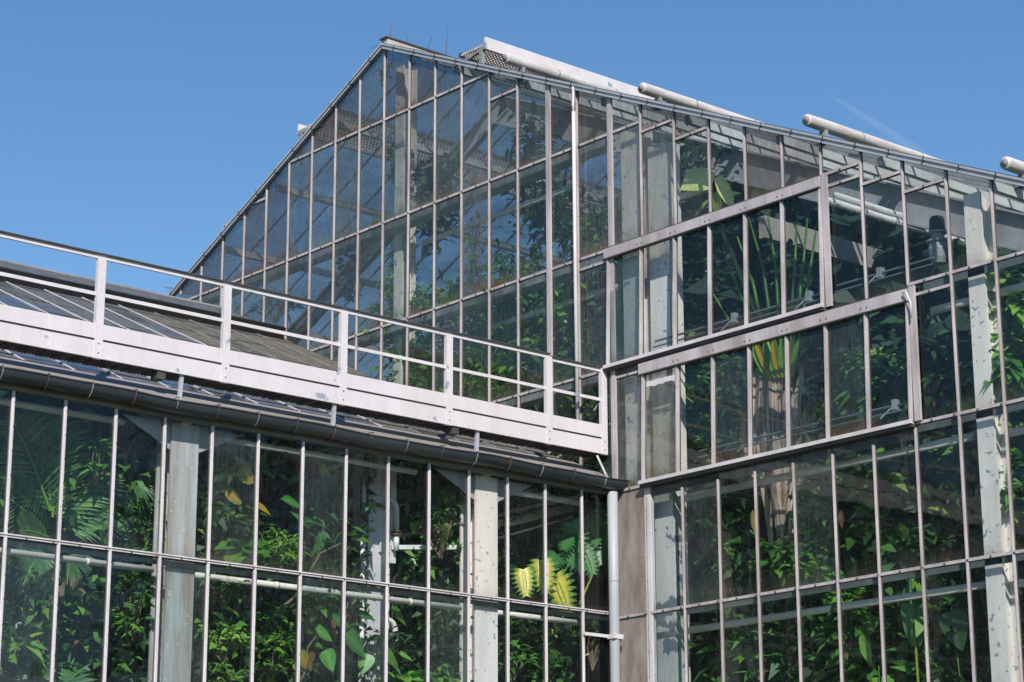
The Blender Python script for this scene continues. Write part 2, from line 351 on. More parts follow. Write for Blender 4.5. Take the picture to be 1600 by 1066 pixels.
# glass, one pane per opening
def pane(poly, mat, parent, y=None, name='glass_pane'):
    xs = [p[0] for p in poly]; zs = [p[2] for p in poly]; ys = [p[1] for p in poly]
    x0, x1, z0, z1 = min(xs), max(xs), min(zs), max(zs); y0, y1 = min(ys), max(ys)
    flat = (x1-x0) < 1e-6
    uv = [((((p[1]-y0)/(y1-y0)) if flat else (p[0]-x0)/(x1-x0)), (p[2]-z0)/(z1-z0)) for p in poly]
    if mat in ('glass_wing', 'glass_clear') and rnd(0, 1) < .16 and not (flat and -2.2 < poly[0][1] < -.9): mat = 'glass_hazy'
    if mat == 'glass_gable' and -5.8 < poly[0][0] < -.8 and max(zs) < 5.3: mat = 'glass_gable_low'
    a, b_ = rnd(-.005, .005), rnd(-.005, .005)
    if flat: poly = [(p[0]+a*q[0]+b_*q[1], p[1], p[2]) for p, q in zip(poly, uv)]
    else: poly = [(p[0], p[1]+a*q[0]+b_*q[1], p[2]) for p, q in zip(poly, uv)]
    mb = MB(); mb.add(poly, [tuple(range(len(poly)))], [uv]); return mb.build(name, mat, parent)
cuts = {}
for k in range(K0, K1):
    zs = [z for z in R]
    if 9 <= k < 14: zs = [6.942, 5.0805, 3.249, None, -.50, -2.286, -4.13]
    elif 14 <= k < 16: zs = [6.942, 5.0805, 3.1, 1.30, None, -.50, -2.286, -4.13] if False else [6.942, 5.0805, 3.275, 1.36, None, -.50, -2.286, -4.13]
    if k == 8: zs = [6.942, 5.0805, 3.24, None, 1.25, -.437, None]
    zs = zs+[]
    for (kk, z) in short:
        if kk == k and z > 2: zs.append(z)
    if k > 4 or k < -4: zs = [z for z in zs if z != 6.942]
    if k >= 9: zs = [z for z in zs if z != 5.0805]
    if k in (9, 10): zs = [z for z in zs if z != 5.0805]
    lo = {}
    zz = sorted([z for z in zs if z is not None], reverse=True)
    x0, x1 = gx(k)+.02, gx(k+1)-.02
    zz = [20]+[z for z in zz if z < max(rake(x0), rake(x1))]
    for a, c in zip(zz, zz[1:]):
        if 9 <= k < 14 and a == 3.249: continue
        if 14 <= k < 16 and a == 1.36: continue
        if k == 8 and a == 3.24: continue
        tl, tr = min(a, rake(x0)-.02), min(a, rake(x1)-.02); bl, br = c, c
        if x1 < -.3: bl, br = max(c, wroof(x0)), max(c, wroof(x1))
        elif k == 7: bl, br = max(c, wroof(x0)), max(c, -.29)
        elif c < -.44 and k < 8: continue
        if tl < bl+.02 and tr < br+.02: continue
        P = [(x0, -.002, bl), (x1, -.002, br)]
        if tr > br+.01: P.append((x1, -.002, tr))
        if tl > bl+.01: P.append((x0, -.002, tl))
        if len(P) < 3: continue
        mat = 'glass_brown' if (a == 20 or tl < a-.02) and k < 14 and (k*5) % 3 != 1 else 'glass_clear' if k >= 10 else ('glass_grimy' if k in (7, 8, 9) or (k*7+int(c*3)) % 6 == 0 else 'glass_gable') if (k < 10 and c > 0) or (c > 3 and k < 14) else ('glass_grimy' if k == 8 else 'glass_clear')
        if (k, c) in ((8, R[1]),): mat = 'glass_gable'
        pane(P, mat, gh)
pane([(gx(8)+.02, -.004, 1.40), (gx(9)-.02, -.004, 1.40), (gx(9)-.02, -.004, 3.10), (gx(8)+.02, -.004, 3.10)], 'glass_clear', gh)
# opaque stained panels in the corner, and mossy strips
b = MB(); b.box((0.03, -.006, -2.26), (.60, .03, -.47)); b.build('corner_panel', 'stained_panel', gh)
b = MB(); b.box((0.03, -.006, -4.13), (.60, .03, -2.31)); b.build('corner_panel', 'stained_panel', gh)
b = MB(); b.box((gx(8)+.03, -.01, 1.27), (gx(9)-.03, .02, 1.40)); b.build('mossy_strip', 'moss_strip', gh)
b = MB(); b.box((gx(9), .012, -.62), (gx(16)-.04, .05, -.45)); b.build('mossy_strip', 'moss_strip', gh)
b = MB(); b.box((gx(7)+.03, -.006, 3.10), (gx(8)-.03, .03, 3.23)); b.build('infill_strip', 'cast_grey', gh)
# hinged vents
def vent(k0, k1, zt, hb, zb, kick):
    v = MB(); x0, x1 = gx(k0)-.07, gx(k1)+(.02 if k1 == 14 else .02)
    v.mat(0).box((x0, -.085, zt-hb), (x1, -.02, zt)); v.mat(1).box((x0, -.10, zt-hb-.018), (x1, -.02, zt-hb)); v.mat(2).box((x0, -.075, zt), (x1, -.0, zt+.02))
    for k in range(k0+1, k1):
        for dx in (-.05, .05):
            v.mat(1).box((gx(k)+dx-.008, -.09, zt-hb*.65-.01), (gx(k)+dx+.008, -.084, zt-hb*.65+.012))
    vo = v.build('vent_window', ['bar_rust', 'dark_metal', 'seal'], gh)
    tilt = lambda z: -.03-kick*(zt-z)/(zt-zb)
    f = MB(); f.box((x0, -.03-kick-.05, zb-.02), (x1, -.03-kick+.02, zb+.03)); f.mat(1).box((x0, -.03-kick-.02, zb-.06), (x1, -.0, zb-.02))
    f.build('bottom_lip', ['bar_paint', 'dark_metal'], vo)
    for k in range(k0, k1+1):
        x = gx(k); m_ = MB(); w = .05
        a, c = Vector((x, tilt(zt-hb)-.015, zt-hb-.02)), Vector((x, tilt(zb)-.015, zb))
        m_.mat(0).bar(a, c, .05, .03, (0, -1, 0)); m_.bar(a+Vector((0, -.022, 0)), c+Vector((0, -.022, 0)), .02, .018, (0, -1, 0))
        m_.mat(1).bar(a+Vector((0, .025, 0)), c+Vector((0, .025, 0)), .06, .02, (0, -1, 0))
        m_.mat(2); bolts(m_, c+Vector((-.016, -.016, .05)), a+Vector((-.016, -.016, -.05)), .31, (0, 0, 0), .009)
        m_.build('glazing_bar', ['bar_rust', 'seal', 'dark_metal'], vo)
    for k in range(k0, k1):
        xa, xb = gx(k)+.02, gx(k+1)-.02; t, bt = zt-hb-.01, zb+.02
        mt = 'glass_dirty' if (k0 == 9 and k == 9) else 'glass_clear'
        pane([(xa, tilt(bt), bt), (xb, tilt(bt), bt), (xb, tilt(t), t), (xa, tilt(t), t)], mt, vo)
    return vo
v1 = vent(8, 14, 3.25, .15, 1.42, .05)
v2 = vent(9, 16, 1.335, .16, -.43, .05)
b = MB(); z = 1.02; P = [(gx(9)+.05, -.045, z), (gx(10)-.05, -.045, z)]
pts = [(gx(9)+.05+i*.05, -.046, z-.05+rnd(-.012, .012)) for i in range(13)]
b.add([(p[0], p[1], p[2]) for p in pts]+[(p[0], p[1], z+.03+rnd(-.005, .005)) for p in pts], [(i, i+1, 14+i, 13+i) for i in range(12)])
b.build('paint_patch', 'white_paint', v2)
b = MB(); b.tube([(gx(16)-.02, -.11, 1.28), (gx(16)+.06, -.14, 1.27), (gx(16)+.12, -.13, 1.12), (gx(16)+.10, -.11, .92)], .012, 6); b.build('cable_end', 'pipe_white', v2, True)
# verge trims along the two rakes
for s, xe in ((-1, gx(K0)), (1, gx(K1))):
    p, q = Vector((AX, -.05, AZ)), Vector((xe, -.05, rake(xe))); up = Vector((s*SL, 0, 1)).normalized(); mb = MB()
    for (dy, dz, w, h, mi) in ((0, .0, .06, .07, 0), (-.035, .03, .035, .03, 0), (-.03, -.035, .03, .025, 0), (.04, .05, .16, .014, 1)):
        mb.mat(mi).bar(p+Vector((0, dy, 0))+up*dz, q+Vector((0, dy, 0))+up*dz, w, h, up)
    L = (q-p).length
    for i in range(int(L/.62)):
        c = p+(q-p)*((i+.6)*.62/L); mb.mat(2).bar(c-up*.05+Vector((0, -.02, 0)), c+up*.055+Vector((0, -.02, 0)), .02, .065, (0, 1, 0))
    mb.build('verge_trim', ['downpipe_zinc', 'dark_metal', 'dark_metal'], gh)
b = MB(); b.mat(0).box((AX-.09, -.02, AZ+.03), (AX+.07, 15, AZ+.14)); b.mat(1).box((AX-.11, -.06, AZ+.14), (AX+.09, 15, AZ+.165)); b.build('ridge_cap', ['roller_cover', 'dark_metal'], gh)
b = MB(); b.tube([(gx(7)-.0, -.08, rake(gx(7))+.0), (gx(7)+.02, -.11, 5.75), (gx(7)+.03, -.11, 5.6)], .022, 8)
b.tube([(gx(7)+.03, -.11, 5.62), (gx(7)+.03, -.11, 3.2), (gx(7)+.05, -.11, .2)], .03, 8)
b.build('conduit', 'bar_paint', gh, True)
# roof of the tall house: glazed slopes with bars, purlins and girders
YE = 15.0
def slope_pt(s, d, y, off=0.0):      # d = horizontal run from ridge
    return Vector((AX+s*d, y, AZ-SL*d+off))
for s, D in ((-1, AX-gx(K0)), (1, gx(K1)-AX)):
    nc = int(D/1.87)+1
    mb = MB()
    for i in range(nc):
        d0, d1 = i*D/nc, (i+1)*D/nc
        mb.add([slope_pt(s, d0, .02), slope_pt(s, d1, .02), slope_pt(s, d1, YE), slope_pt(s, d0, YE)], [(0, 1, 2, 3)], [[(0.5, .5)]*4])
    mb.build('roof_glazing', 'glass_roof' if s > 0 else 'glass_roof_murky', gh)
    bars = MB()
    y = .72
    while y < YE:
        bars.bar(slope_pt(s, .1, y, -.02), slope_pt(s, D, y, -.02), .03, .035); y += .7
    bars.build('roof_bars', 'girder_paint', gh)
    for i in range(1, nc+1):
        pb = MB(); pb.bar(slope_pt(s, i*D/nc, .1, -.12), slope_pt(s, i*D/nc, YE, -.12), .08, .12); pb.build('purlin', 'pipe_white', gh)
for y in (2.7, 13.0):
    for s, D in ((-1, AX-gx(K0)), (1, gx(K1)-AX)):
        mb = MB(); up = Vector((s*SL, 0, 1)).normalized()
        a, c = slope_pt(s, 0, y, -.20), slope_pt(s, D, y, -.20)
        h_ = .48 if s > 0 else .30
        mb.bar(a-up*(h_/2+.04), c-up*(h_/2+.04), .03, h_, up)
        mb.bar(a-up*.03, c-up*.03, .12+.12*(s > 0), .03, up); mb.bar(a-up*(h_+.05), c-up*(h_+.05), .12+.12*(s > 0), .03, up)
        mb.build('girder', 'girder_paint', gh)
for x in (gx(K0), gx(K1)):            # side walls
    mb = MB(); z1 = rake(x)
    mb.add([(x, 0, -4.13), (x, YE, -4.13), (x, YE, z1), (x, 0, z1)], [(0, 1, 2, 3)], [[(.5, .5)]*4]); mb.build('side_glazing', 'glass_clear', gh)
    mb = MB()
    for i in range(22): mb.box((x-.03, i*.7-.025, -4.13), (x+.03, i*.7+.025, z1-.02))
    mb.build('side_bars', 'bar_paint', gh)
b = MB(); b.box((gx(K0), YE, GZ), (gx(K1), YE+.2, .5)); b.build('rear_wall', 'plaster', gh)
b = MB(); b.box((0.0, -.08, GZ), (gx(K1)+.08, .25, -4.16)); b.box((gx(K1)-.2, .25, GZ), (gx(K1)+.08, YE, -4.16)); b.build('plinth', 'plaster', gh)
# interior columns against the gable
def icol(x, y, w, d, z0, z1, parent, mat='column_paint', face='y', t=.03):
    mb = MB()
    if face == 'y':
        mb.box((x-w/2, y, z0), (x+w/2, y+t, z1)); mb.box((x-w/2, y+d-t, z0), (x+w/2, y+d, z1)); mb.box((x-t/2, y+t, z0), (x+t/2, y+d-t, z1))
    else:
        mb.box((y, x-w/2, z0), (y-t, x+w/2, z1)); mb.box((y-d+t, x-w/2, z0), (y-d, x+w/2, z1)); mb.box((y-t, x-t/2, z0), (y-d+t, x+t/2, z1))
    return mb.build('column', mat, parent)
icol(6.55, .12, .26, .30, -8.5, 2.42, gh)
icol(.28, .14, .42, .26, -8.5, 5.2, gh); 
b = MB(); b.box((.56, .22, -8.5), (.93, .5, -.5)); b.build('column', 'column_peeling', gh)
b = MB(); b.box((.56, .22, -.5), (.96, .5, 4.75)); b.build('column', 'column_paint', gh)
icol(-5.62, .30, .22, .30, -8.5, 8.0, gh)
b = MB(); b.bar((.05, .5, 3.92), (1.5, .5, 3.92), .06, .10); b.bar((.3, .5, 3.9), (.75, .5, 4.35), .05, .08); b.bar((.3, .5, 3.9), (.0, .5, 4.3), .05, .08); b.build('cross_brace', 'girder_paint', gh)
# heating pipes that run just under each rail
def hpipe(p, q, r, parent, mat='pipe_white'):
    mb = MB(); mb.tube([p, q], r, 12)
    d = (Vector(q)-Vector(p)); n = int(d.length/2.1)
    for i in range(n):
        c = Vector(p)+d*((i+.6)/n); e = d.normalized()*.02; mb.tube([c-e, c+e], r*1.18, 12)
    return mb.build('heating_pipe', mat, parent, True)
hpipe((.95, .35, -.66), (6.2, .35, -.66), .055, gh); hpipe((6.75, .35, -.72), (10.3, .35, -.72), .05, gh)
hpipe((1.05, .35, -2.55), (6.35, .35, -2.55), .05, gh); hpipe((6.75, .35, -2.6), (10.3, .35, -2.6), .05, gh)
hpipe((5.65, .35, 1.10), (6.35, .35, 1.10), .055, gh); hpipe((6.75, .35, 1.1), (10.3, .35, 1.1), .055, gh)
for z in (R[1], R[2], R[3]):
    xa, xb = AX-(AZ-z)/SL+.5, min(-.25, AX+(AZ-z)/SL-.4)
    xa = max(xa, gx(K0)+.1, roofx(z)+.2)
    b = MB(); b.box((xa, .10, z-.10), (xb, .14, z+.06)); b.box((xa, .14, z-.10), (xb, .34, z-.07)); b.box((xa, .14, z+.03), (xb, .34, z+.06)); b.build('girt', 'girder_paint', gh)
for z in (R[3], R[4], R[5]):
    b = MB(); b.box((1.1 if z < 0 else 5.7, .12, z-.08), (gx(K1)-.1, .16, z+.04)); b.build('girt', 'mech_steel', gh)
hpipe((-5.2, .5, 4.72), (-1.2, .5, 4.72), .045, gh); hpipe((-3.4, .5, 2.85), (-.4, .5, 2.85), .05, gh)
# pipes and a pale beam that recede under the right slope
p = at(1292, 313, y=1.0); hpipe(p, (p.x, 13, p.z), .05, gh)
p = at(1305, 305, y=1.2); hpipe(p, (p.x, 13, p.z), .045, gh)
p = at(1190, 345, y=1.4); b = MB(); b.bar((p.x, 1.4, p.z-.1), (p.x, 14, p.z-.1), .12, .34); b.build('long_beam', 'beam_concrete', gh)
p = at(1255, 765, y=1.6); b = MB(); b.bar((p.x, 1.6, p.z), (p.x, 14, p.z), .25, .36); b.build('long_beam', 'beam_concrete', gh)
p = at(1060, 185, y=2.4); b = MB(); b.bar((p.x, 2.6, p.z), (p.x, 14, p.z), .1, .12); b.build('long_beam', 'girder_paint', gh)
# vent gear: slim rods with cranks
def gear(z, x0, x1, cr, dy=.12):
    mb = MB(); mb.mat(0).tube([(x0, dy, z+.10), (x1, dy, z+.10)], .017, 8); mb.tube([(x0, dy-.05, z), (x1, dy-.05, z)], .013, 8)
    for x in cr: mb.mat(1).box((x-.03, dy-.05, z+.03), (x+.04, dy+.05, z+.17)); mb.bar((x, dy-.02, z+.1), (x-.2, dy-.08, z-.06), .03, .02)
    mb.build('vent_gear', ['mech_steel', 'cast_grey'], gh, False)
gear(1.58, .75, 4.1, (2.35, 3.75)); gear(1.62, 4.25, 5.9, (5.0,)); gear(-.20, 1.6, 5.5, (2.6, 5.15)); 

# ------------------------------------------------------------------ low wing
WR = -10.35; Y0, Y1 = -14.64, 0.0
def wy(k): return -9.7587+.697*k
def wr(x): return -.32-.466*x
wg = thing('greenhouse', 'low glasshouse wing with the black gutter along its eaves and tropical plants inside', 'greenhouse', (0, -7, GZ))
def wbar(y, z0, z1):
    mb = MB(); w = .041
    mb.mat(1).box((-.01, y-w*.64, z0), (.008, y+w*.64, z1)); mb.mat(0).box((.010, y-w/2, z0), (.024, y+w/2, z1)); mb.box((.024, y-.008, z0), (.036, y+.008, z1))
    mb.mat(2); bolts(mb, (.024, y+.015, z0+.1), (.024, y+.015, z1), .29, (0, 0, 0), .009)
    mb.build('glazing_bar', ['bar_paint', 'seal_grey', 'dark_metal'], wg)
WZ = [-.50, -2.238, -4.10]
for k in range(-7, 14):
    wbar(wy(k), WZ[2], WZ[0])
    for a, c in zip(WZ, WZ[1:]):
        y0, y1 = wy(k)+.02, wy(k+1)-.02
        if k == 13: y1 = -.06
        pane([(0, y0, c), (0, y1, c), (0, y1, a), (0, y0, a)], 'glass_wing', wg)
for z in WZ[1:]:
    mb = MB(); mb.mat(1).box((-.045, Y0, z-.035), (.008, -.03, z+.028)); mb.mat(0).box((.008, Y0, z-.022), (.03, -.03, z+.022)); mb.box((.03, Y0, z+.004), (.046, -.03, z+.018))
    mb.mat(2); bolts(mb, (.034, Y0, z-.008), (.034, -.1, z-.008), .35, (0, 0, 0), .008)
    mb.build('rail', ['bar_paint', 'seal', 'dark_metal'], wg)
b = MB(); b.mat(0).box((-.06, -.05, -4.1), (.03, -.0, -.4)); b.mat(1).box((.03, -.085, -4.1), (.045, -.02, -.5)); b.build('corner_post', ['brown_strip', 'bar_paint'], wg)
b = MB(); b.mat(0).box((-.06, Y0, -.51), (.03, -.02, -.40)); b.mat(1).box((.03, Y0, -.515), (.045, -.02, -.50)); b.build('head_beam', ['eave_board', 'mech_steel'], wg)
b = MB(); b.box((-.3, Y0, GZ), (.1, -.1, -4.15)); b.box((-20.7, Y0, GZ), (-.3, Y0+.2, -.6)); b.build('plinth', 'plaster', wg)
for y, cm in ((-7.28, 'column_grey'), (-2.36, 'column_paint'), (-12.2, 'column_grey')): icol(y, -.12, .40, .34, -8.5, -.52, wg, cm, face='x')
# curved knee braces and rafters at the columns
for y in (-7.28, -2.36, -12.2, ):
    mb = MB(); pts = [Vector((-.3, y, -.62)), Vector((-.8, y, -.30)), Vector((-1.6, y, .05))]
    for a, c in zip(pts, pts[1:]): mb.bar(a, c, .16, .12)
    mb.bar((-.1, y, wr(-.1)-.22), (WR, y, wr(WR)-.22), .14, .26)
    mb.build('rafter', 'column_paint', wg)
    mb = MB()
    for sgn in (-1, 1): mb.add([(-.16, y+sgn*.02, -.52), (-.16, y+sgn*.9, -.52), (-.16, y+sgn*.02, -.95)], [(0, 1, 2)])
    mb.build('gusset', 'girder_paint', wg)
hpipe((-.33, -14.4, -.57), (-.33, -8.05, -.57), .045, wg); hpipe((-.33, -7.0, -.57), (-.33, -3.45, -.57), .045, wg); hpipe((-.33, -2.1, -.62), (-.33, -.4, -.62), .045, wg)
hpipe((-.33, -14.4, -2.36), (-.33, -7.55, -2.36), .04, wg); hpipe((-.33, -7.0, -2.36), (-.33, -2.65, -2.36), .04, wg); hpipe((-.33, -2.1, -2.36), (-.33, -.5, -2.36), .04, wg)
b = MB(); b.mat(0).box((-.10, Y0, -2.335), (-.06, -.1, -2.275)); b.build('inner_rail', 'mech_steel', wg)
# roof of the wing
ybars = [wy(k) for k in range(-7, 14)]
bays = list(zip([Y0]+ybars[1:], ybars[1:]+[-.02]))
for (ya, yb) in bays:
    mb = MB()
    for i in range(6):
        x0, x1 = .05+(WR-.05)*i/6, .05+(WR-.05)*(i+1)/6; e = .006*(1 if i % 2 else 0)
        mb.add([(x0, ya, wr(x0)+e), (x0, yb, wr(x0)+e), (x1, yb, wr(x1)+e+.012), (x1, ya, wr(x1)+e+.012)], [(0, 1, 2, 3)], [[(0, 0), (1, 0), (1, 1), (0, 1)]])
    mb.mat(1)
    for i in range(1, 9):
        xx = .05+(WR-.05)*(i+rnd(-.12, .12))/9; mb.bar((xx, ya+.02, wr(xx)+.02), (xx+rnd(-.03, .03), yb-.02, wr(xx)+.02), .022, .008, (.466, 0, 1))
    mb.build('roof_pane', ['glass_wing_roof' if yb < -2.9 else 'glass_wing_roof_mossy', 'dark_metal'], wg)
for y in ybars:
    mb = MB(); mb.mat(0).bar((.08, y, wr(.08)+.022), (WR+.05, y, wr(WR+.05)+.022), .022, .014); mb.mat(1).bar((.08, y, wr(.08)-.02), (WR+.05, y, wr(WR+.05)-.02), .05, .03)
    mb.build('roof_bar', ['bar_paint' if y < -3.2 else 'cast_grey', 'dark_metal'], wg)
b = MB(); b.bar((-.40, Y0, wr(-.40)+.045), (-.40, -.02, wr(-.40)+.045), 1.0, .012, (.466, 0, 1)); b.build('eave_board', 'eave_board', wg)
b = MB(); b.mat(0).box((WR-.12, Y0, wr(WR)), (WR+.12, -.02, wr(WR)+.09)); b.build('ridge_cap', 'eave_board', wg)
mb = MB(); mb.add([(WR, Y0, wr(WR)), (WR, 0, wr(WR)), (-20.7, 0, -.32), (-20.7, Y0, -.32)], [(0, 1, 2, 3)], [[(.5, .5)]*4]); mb.build('rear_slope', 'glass_wing_roof', wg)
b = MB(); b.box((-20.9, Y0, GZ), (-20.7, 0, -.32)); b.build('rear_wall', 'plaster', wg)
# ridge vent: raised sash, with a dark bar for the shaded gap under it
b = MB(); n_ = Vector((.466, 0, 1)).normalized()
a = Vector((-9.35, 0, wr(-9.35)+.11)); b.mat(0).bar((a.x, Y0, a.z), (a.x, -.15, a.z), 2.05, .02, n_)
b.mat(1).bar((-8.33, Y0, wr(-8.33)+.12), (-8.33, -.15, wr(-8.33)+.12), .12, .24, n_)
b.build('ridge_vent', ['glass_wing_roof', 'rubber_and_gap_shade'], wg)
# gutter, straps, downpipe
GX, GZ2, GR = .14, -.33, .118
mb = MB(); n = 12; ys = [Y0+i*(abs(Y0)+.06)/40 for i in range(41)]
for y in ys:
    sag = .010*math.sin(y*1.9)+.006*math.sin(y*4.3)
    for j in range(n+1):
        t = math.pi+math.pi*j/n; mb.v.append((GX+GR*math.cos(t), y, GZ2+GR*math.sin(t)*1.15+sag+.0))
for i in range(40):
    for j in range(n): a = i*(n+1)+j; mb.f.append((a, a+1, a+n+2, a+n+1)); mb.m.append(0)
mb.tube([(GX+GR, y, GZ2+.004+.010*math.sin(y*1.9)+.006*math.sin(y*4.3)) for y in ys], .012, 6)
mb.add([(GX+GR*math.cos(math.pi+math.pi*j/n), ys[-1], GZ2+GR*1.15*math.sin(math.pi+math.pi*j/n)) for j in range(n+1)], [tuple(range(n+1))])
gu = mb.build('gutter', 'gutter_zinc', wg, True)
for i in range(24):
    y = Y0+.4+i*.6; mb = MB()
    mb.tube([(GX+(GR+.006)*math.cos(math.pi+math.pi*j/8), y, GZ2+(GR*1.15+.006)*math.sin(math.pi+math.pi*j/8)) for j in range(9)]+[(GX+GR+.02, y, GZ2+.03), (GX-.12, y+.02, GZ2+.05)], .007, 5)
    mb.build('strap', 'brown_strip' if i % 5 == 0 else 'cast_grey' if i % 2 else 'dark_metal', gu)
b = MB(); b.tube([(.13, -.20, -.50), (.13, -.20, -2.0), (.13, -.20, -8.5)], .075, 16); b.tube([(.13, -.20, -1.78), (.13, -.20, -1.80)], .079, 16)
dpo = b.build('downpipe', 'downpipe_zinc', wg, True)
b = MB(); b.box((.04, -.72, -2.60), (.075, .14, -2.555)); b.box((.075, -.29, -2.62), (.215, -.11, -2.555)); b.build('pipe_bracket', 'bar_paint', dpo)
# inner pillar with beams
def vpx(px, py, x): return at(px, py, x=x)
p0 = vpx(594, 850, -.95); b = MB(); b.box((-1.1, p0.y-.20, -8.5), (-.95, p0.y+.17, -.2)); b.build('pillar', 'white_paint', wg)
p1 = vpx(567, 850, -.92); b = MB(); b.tube([(-.92, p1.y, -8.5), (-.92, p1.y, -.2)], .035, 10); b.build('riser_pipe', 'pipe_white', wg, True)
p2 = vpx(612, 850, -.9); b = MB(); b.box((-.95, p2.y-.04, -1.75), (-.87, p2.y+.05, -.4)); b.build('riser_pipe', 'pipe_white', wg)
q0, q1 = vpx(600, 855, -.9), vpx(716, 818, -.9); b = MB(); b.bar(q0, (q0.x-2.5, q0.y+.0, q0.z), .12, .14); 
b.bar((-.9, q0.y+.1, q0.z), (-.6, q0.y+1.5, q0.z+.12), .14, .06); b.build('shelf_beam', 'pipe_white', wg)
q0 = vpx(770, 822, -1.2); q1 = vpx(848, 800, -1.2); b = MB(); b.bar(q0, q1+Vector((0, .6, .15)), .08, .13); b.bar(q0+Vector((0, 0, -.2)), q1+Vector((0, .6, 0)), .03, .03); b.build('shelf_beam', 'pipe_white', wg)
q0, q1 = vpx(485, 725, -1.0), vpx(560, 695, -1.0)
b = MB(); b.tube([q0, q1], .045, 10); b.tube([q0+Vector((0, .1, -.12)), q1+Vector((0, .1, -.12))], .035, 10); b.build('stay_pipe', 'pipe_white', wg, True)
for (px, py, lab) in ((620, 782, 'white bent pipe end curving down beside the inner pillar, in the upper row of panes'), (618, 970, 'white bent pipe end beside the inner pillar, in the lower row of panes')):
    c = vpx(px, py, -.8); e = thing('bent_pipe', lab, 'pipe', c, 'bent pipe ends by the inner pillar')
    b = MB(); b.tube([c+Vector((0, -.16, 0))] + [c+Vector((0, -.16+.14*math.sin(t)+.02, .14*math.cos(t)-.14)) for t in (0, .4, .8, 1.2, 1.57)]+[c+Vector((0, .0, -.42))], .038, 12); b.build('bend', 'pipe_white', e, True)
    b = MB(); b.tube([c+Vector((0, 0, -.43)), c+Vector((0, 0, -.45))], .075, 12); b.tube([c+Vector((0, 0, -.47)), c+Vector((0, 0, -.49))], .075, 12); b.build('flange', 'brown_strip', e, True)
    b = MB(); b.tube([c+Vector((0, 0, -.49)), c+Vector((0, 0, -.7))], .04, 12); b.build('stub', 'pipe_white', e, True)

# ------------------------------------------------------------------ service walkway over the eaves
cw = thing('walkway', 'white service walkway with handrail running above the gutter of the low wing', 'walkway', (-.15, -5, .13))
XW = -.15; PY = [-12.3, -10.43, -8.56, -6.70, -4.83, -3.01, -1.16, -.08]
for i, y in enumerate(PY):
    mb = MB(); y1 = y-.0
    mb.box((XW-.05, y-.055, .12), (XW+.012, y+.055, 1.42)); mb.mat(1)
    for dz in (.18, .30): mb.box((XW+.012, y-.01, dz), (XW+.016, y+.008, dz+.015))
    mb.build('post', ['white_paint', 'dark_metal'], cw)
for a, c in zip([Y0]+PY, PY):
    if c-a < .1: continue
    a2, c2 = a+.055, c-.055
    mb = MB(); mb.mat(0).box((XW-.03, a2, .37), (XW+.004, c2, .56)); mb.box((XW-.03, a2, .125), (XW+.002, c2-.0, .342)); mb.mat(1).box((XW-.028, a2, .335), (XW-.012, c2, .375))
    mb.build('kick_board', ['white_paint', 'dark_metal'], cw)
    mb = MB(); mb.box((XW-.035, a2, .92), (XW-.012, c2, .965)); mb.build('mid_rail', 'white_paint', cw)
for a, c in ((Y0, -1.13), (-1.13, -.03)):
    zo = 0 if c < -.5 else -.035
    mb = MB(); mb.mat(0).box((XW-.045, a, 1.40+zo), (XW-.015, c, 1.455+zo)); mb.mat(1).box((XW-.06, a, 1.455+zo), (XW+.014, c, 1.47+zo)); mb.build('handrail', ['white_paint', 'dark_metal'], cw)
mb = MB()
for i in range(6): mb.box((XW-.05-.07*i-.02, Y0, .16), (XW-.05-.07*i, -.04, .19))
y = Y0
while y < -.1:
    mb.box((XW-.42, y, .135+rnd(-.006, .006)), (XW-.03, y+.022+rnd(0, .012), .16)); y += .05
mb.build('deck_grating', 'dark_metal', cw)
for i, (px, py) in enumerate(((281, 600), (744, 690), (520, 650), (-60, 540))):
    c = at(px, py, x=XW-.05); mb = MB(); mb.bar((XW-.05, c.y, wr(XW-.05)), (XW-.05, c.y+.02, .14), .04, .05, (0, 1, 0)); mb.build('support', 'downpipe_zinc', cw)
for (px, py) in ((247, 590), (706, 683)):
    c = at(px, py, x=XW-.1); mb = MB(); mb.box((XW-.18, c.y-.06, .02), (XW-.02, c.y+.06, .12)); mb.build('clamp', 'dark_metal', cw)
p, q = at(933, 712, x=-.05), at(949, 746, x=.1); mb = MB(); mb.bar(p, q, .03, .02); mb.build('stay', 'bar_paint', cw)
mb = MB(); mb.tube([(XW-.02, -.06, 1.15), (XW-.02, .0, 1.08), (XW-.3, .0, .85)], .012, 6); mb.tube([(XW, .02, .6), (XW+.03, .06, .56)], .01, 5); mb.build('wall_tie', 'bar_paint', cw)

# ------------------------------------------------------------------ shade rollers and walkways on the tall roof
labs = ['first white shade roller from the ridge, lying against the roof walkway', 'second white shade roller from the ridge, its round end just right of the roof walkway',
        'third white shade roller from the ridge, raised over the middle of the right slope', 'white shade roller whose round end shows at the right edge of the picture']
for (x, dz), lb in zip(((-2.68, .27), (.48, .24), (3.75, .27), (7.04, .24)), labs):
    z = rake(x)+dz; e = thing('shade_roller', lb, 'shade roller', (x, .2, z), 'shade rollers on the right slope')
    b = MB(); b.tube([(x, .2, z), (x, .23, z), (x, 10, z)], [.082, .088, .088], 20); b.build('roller', 'roller_cover', e, True)
    b = MB(); b.tube([(x, .185, z), (x, .2, z)], .05, 12); b.build('end_cap', 'cast_grey', e, True)
    for y in (1.3, 2.6, 3.9): b = MB(); b.tube([(x, y, z), (x, y+.025, z)], .092, 20); b.build('band', 'cast_grey', e, True)
    for y in (.55, 5.0): b = MB(); b.bar((x, y, rake(x)), (x, y, z-.08), .12, .05, (0, 1, 0)); b.box((x-.1, y-.05, rake(x)-.0), (x+.1, y+.05, rake(x)+.03)); b.build('bracket', 'cast_grey', e)
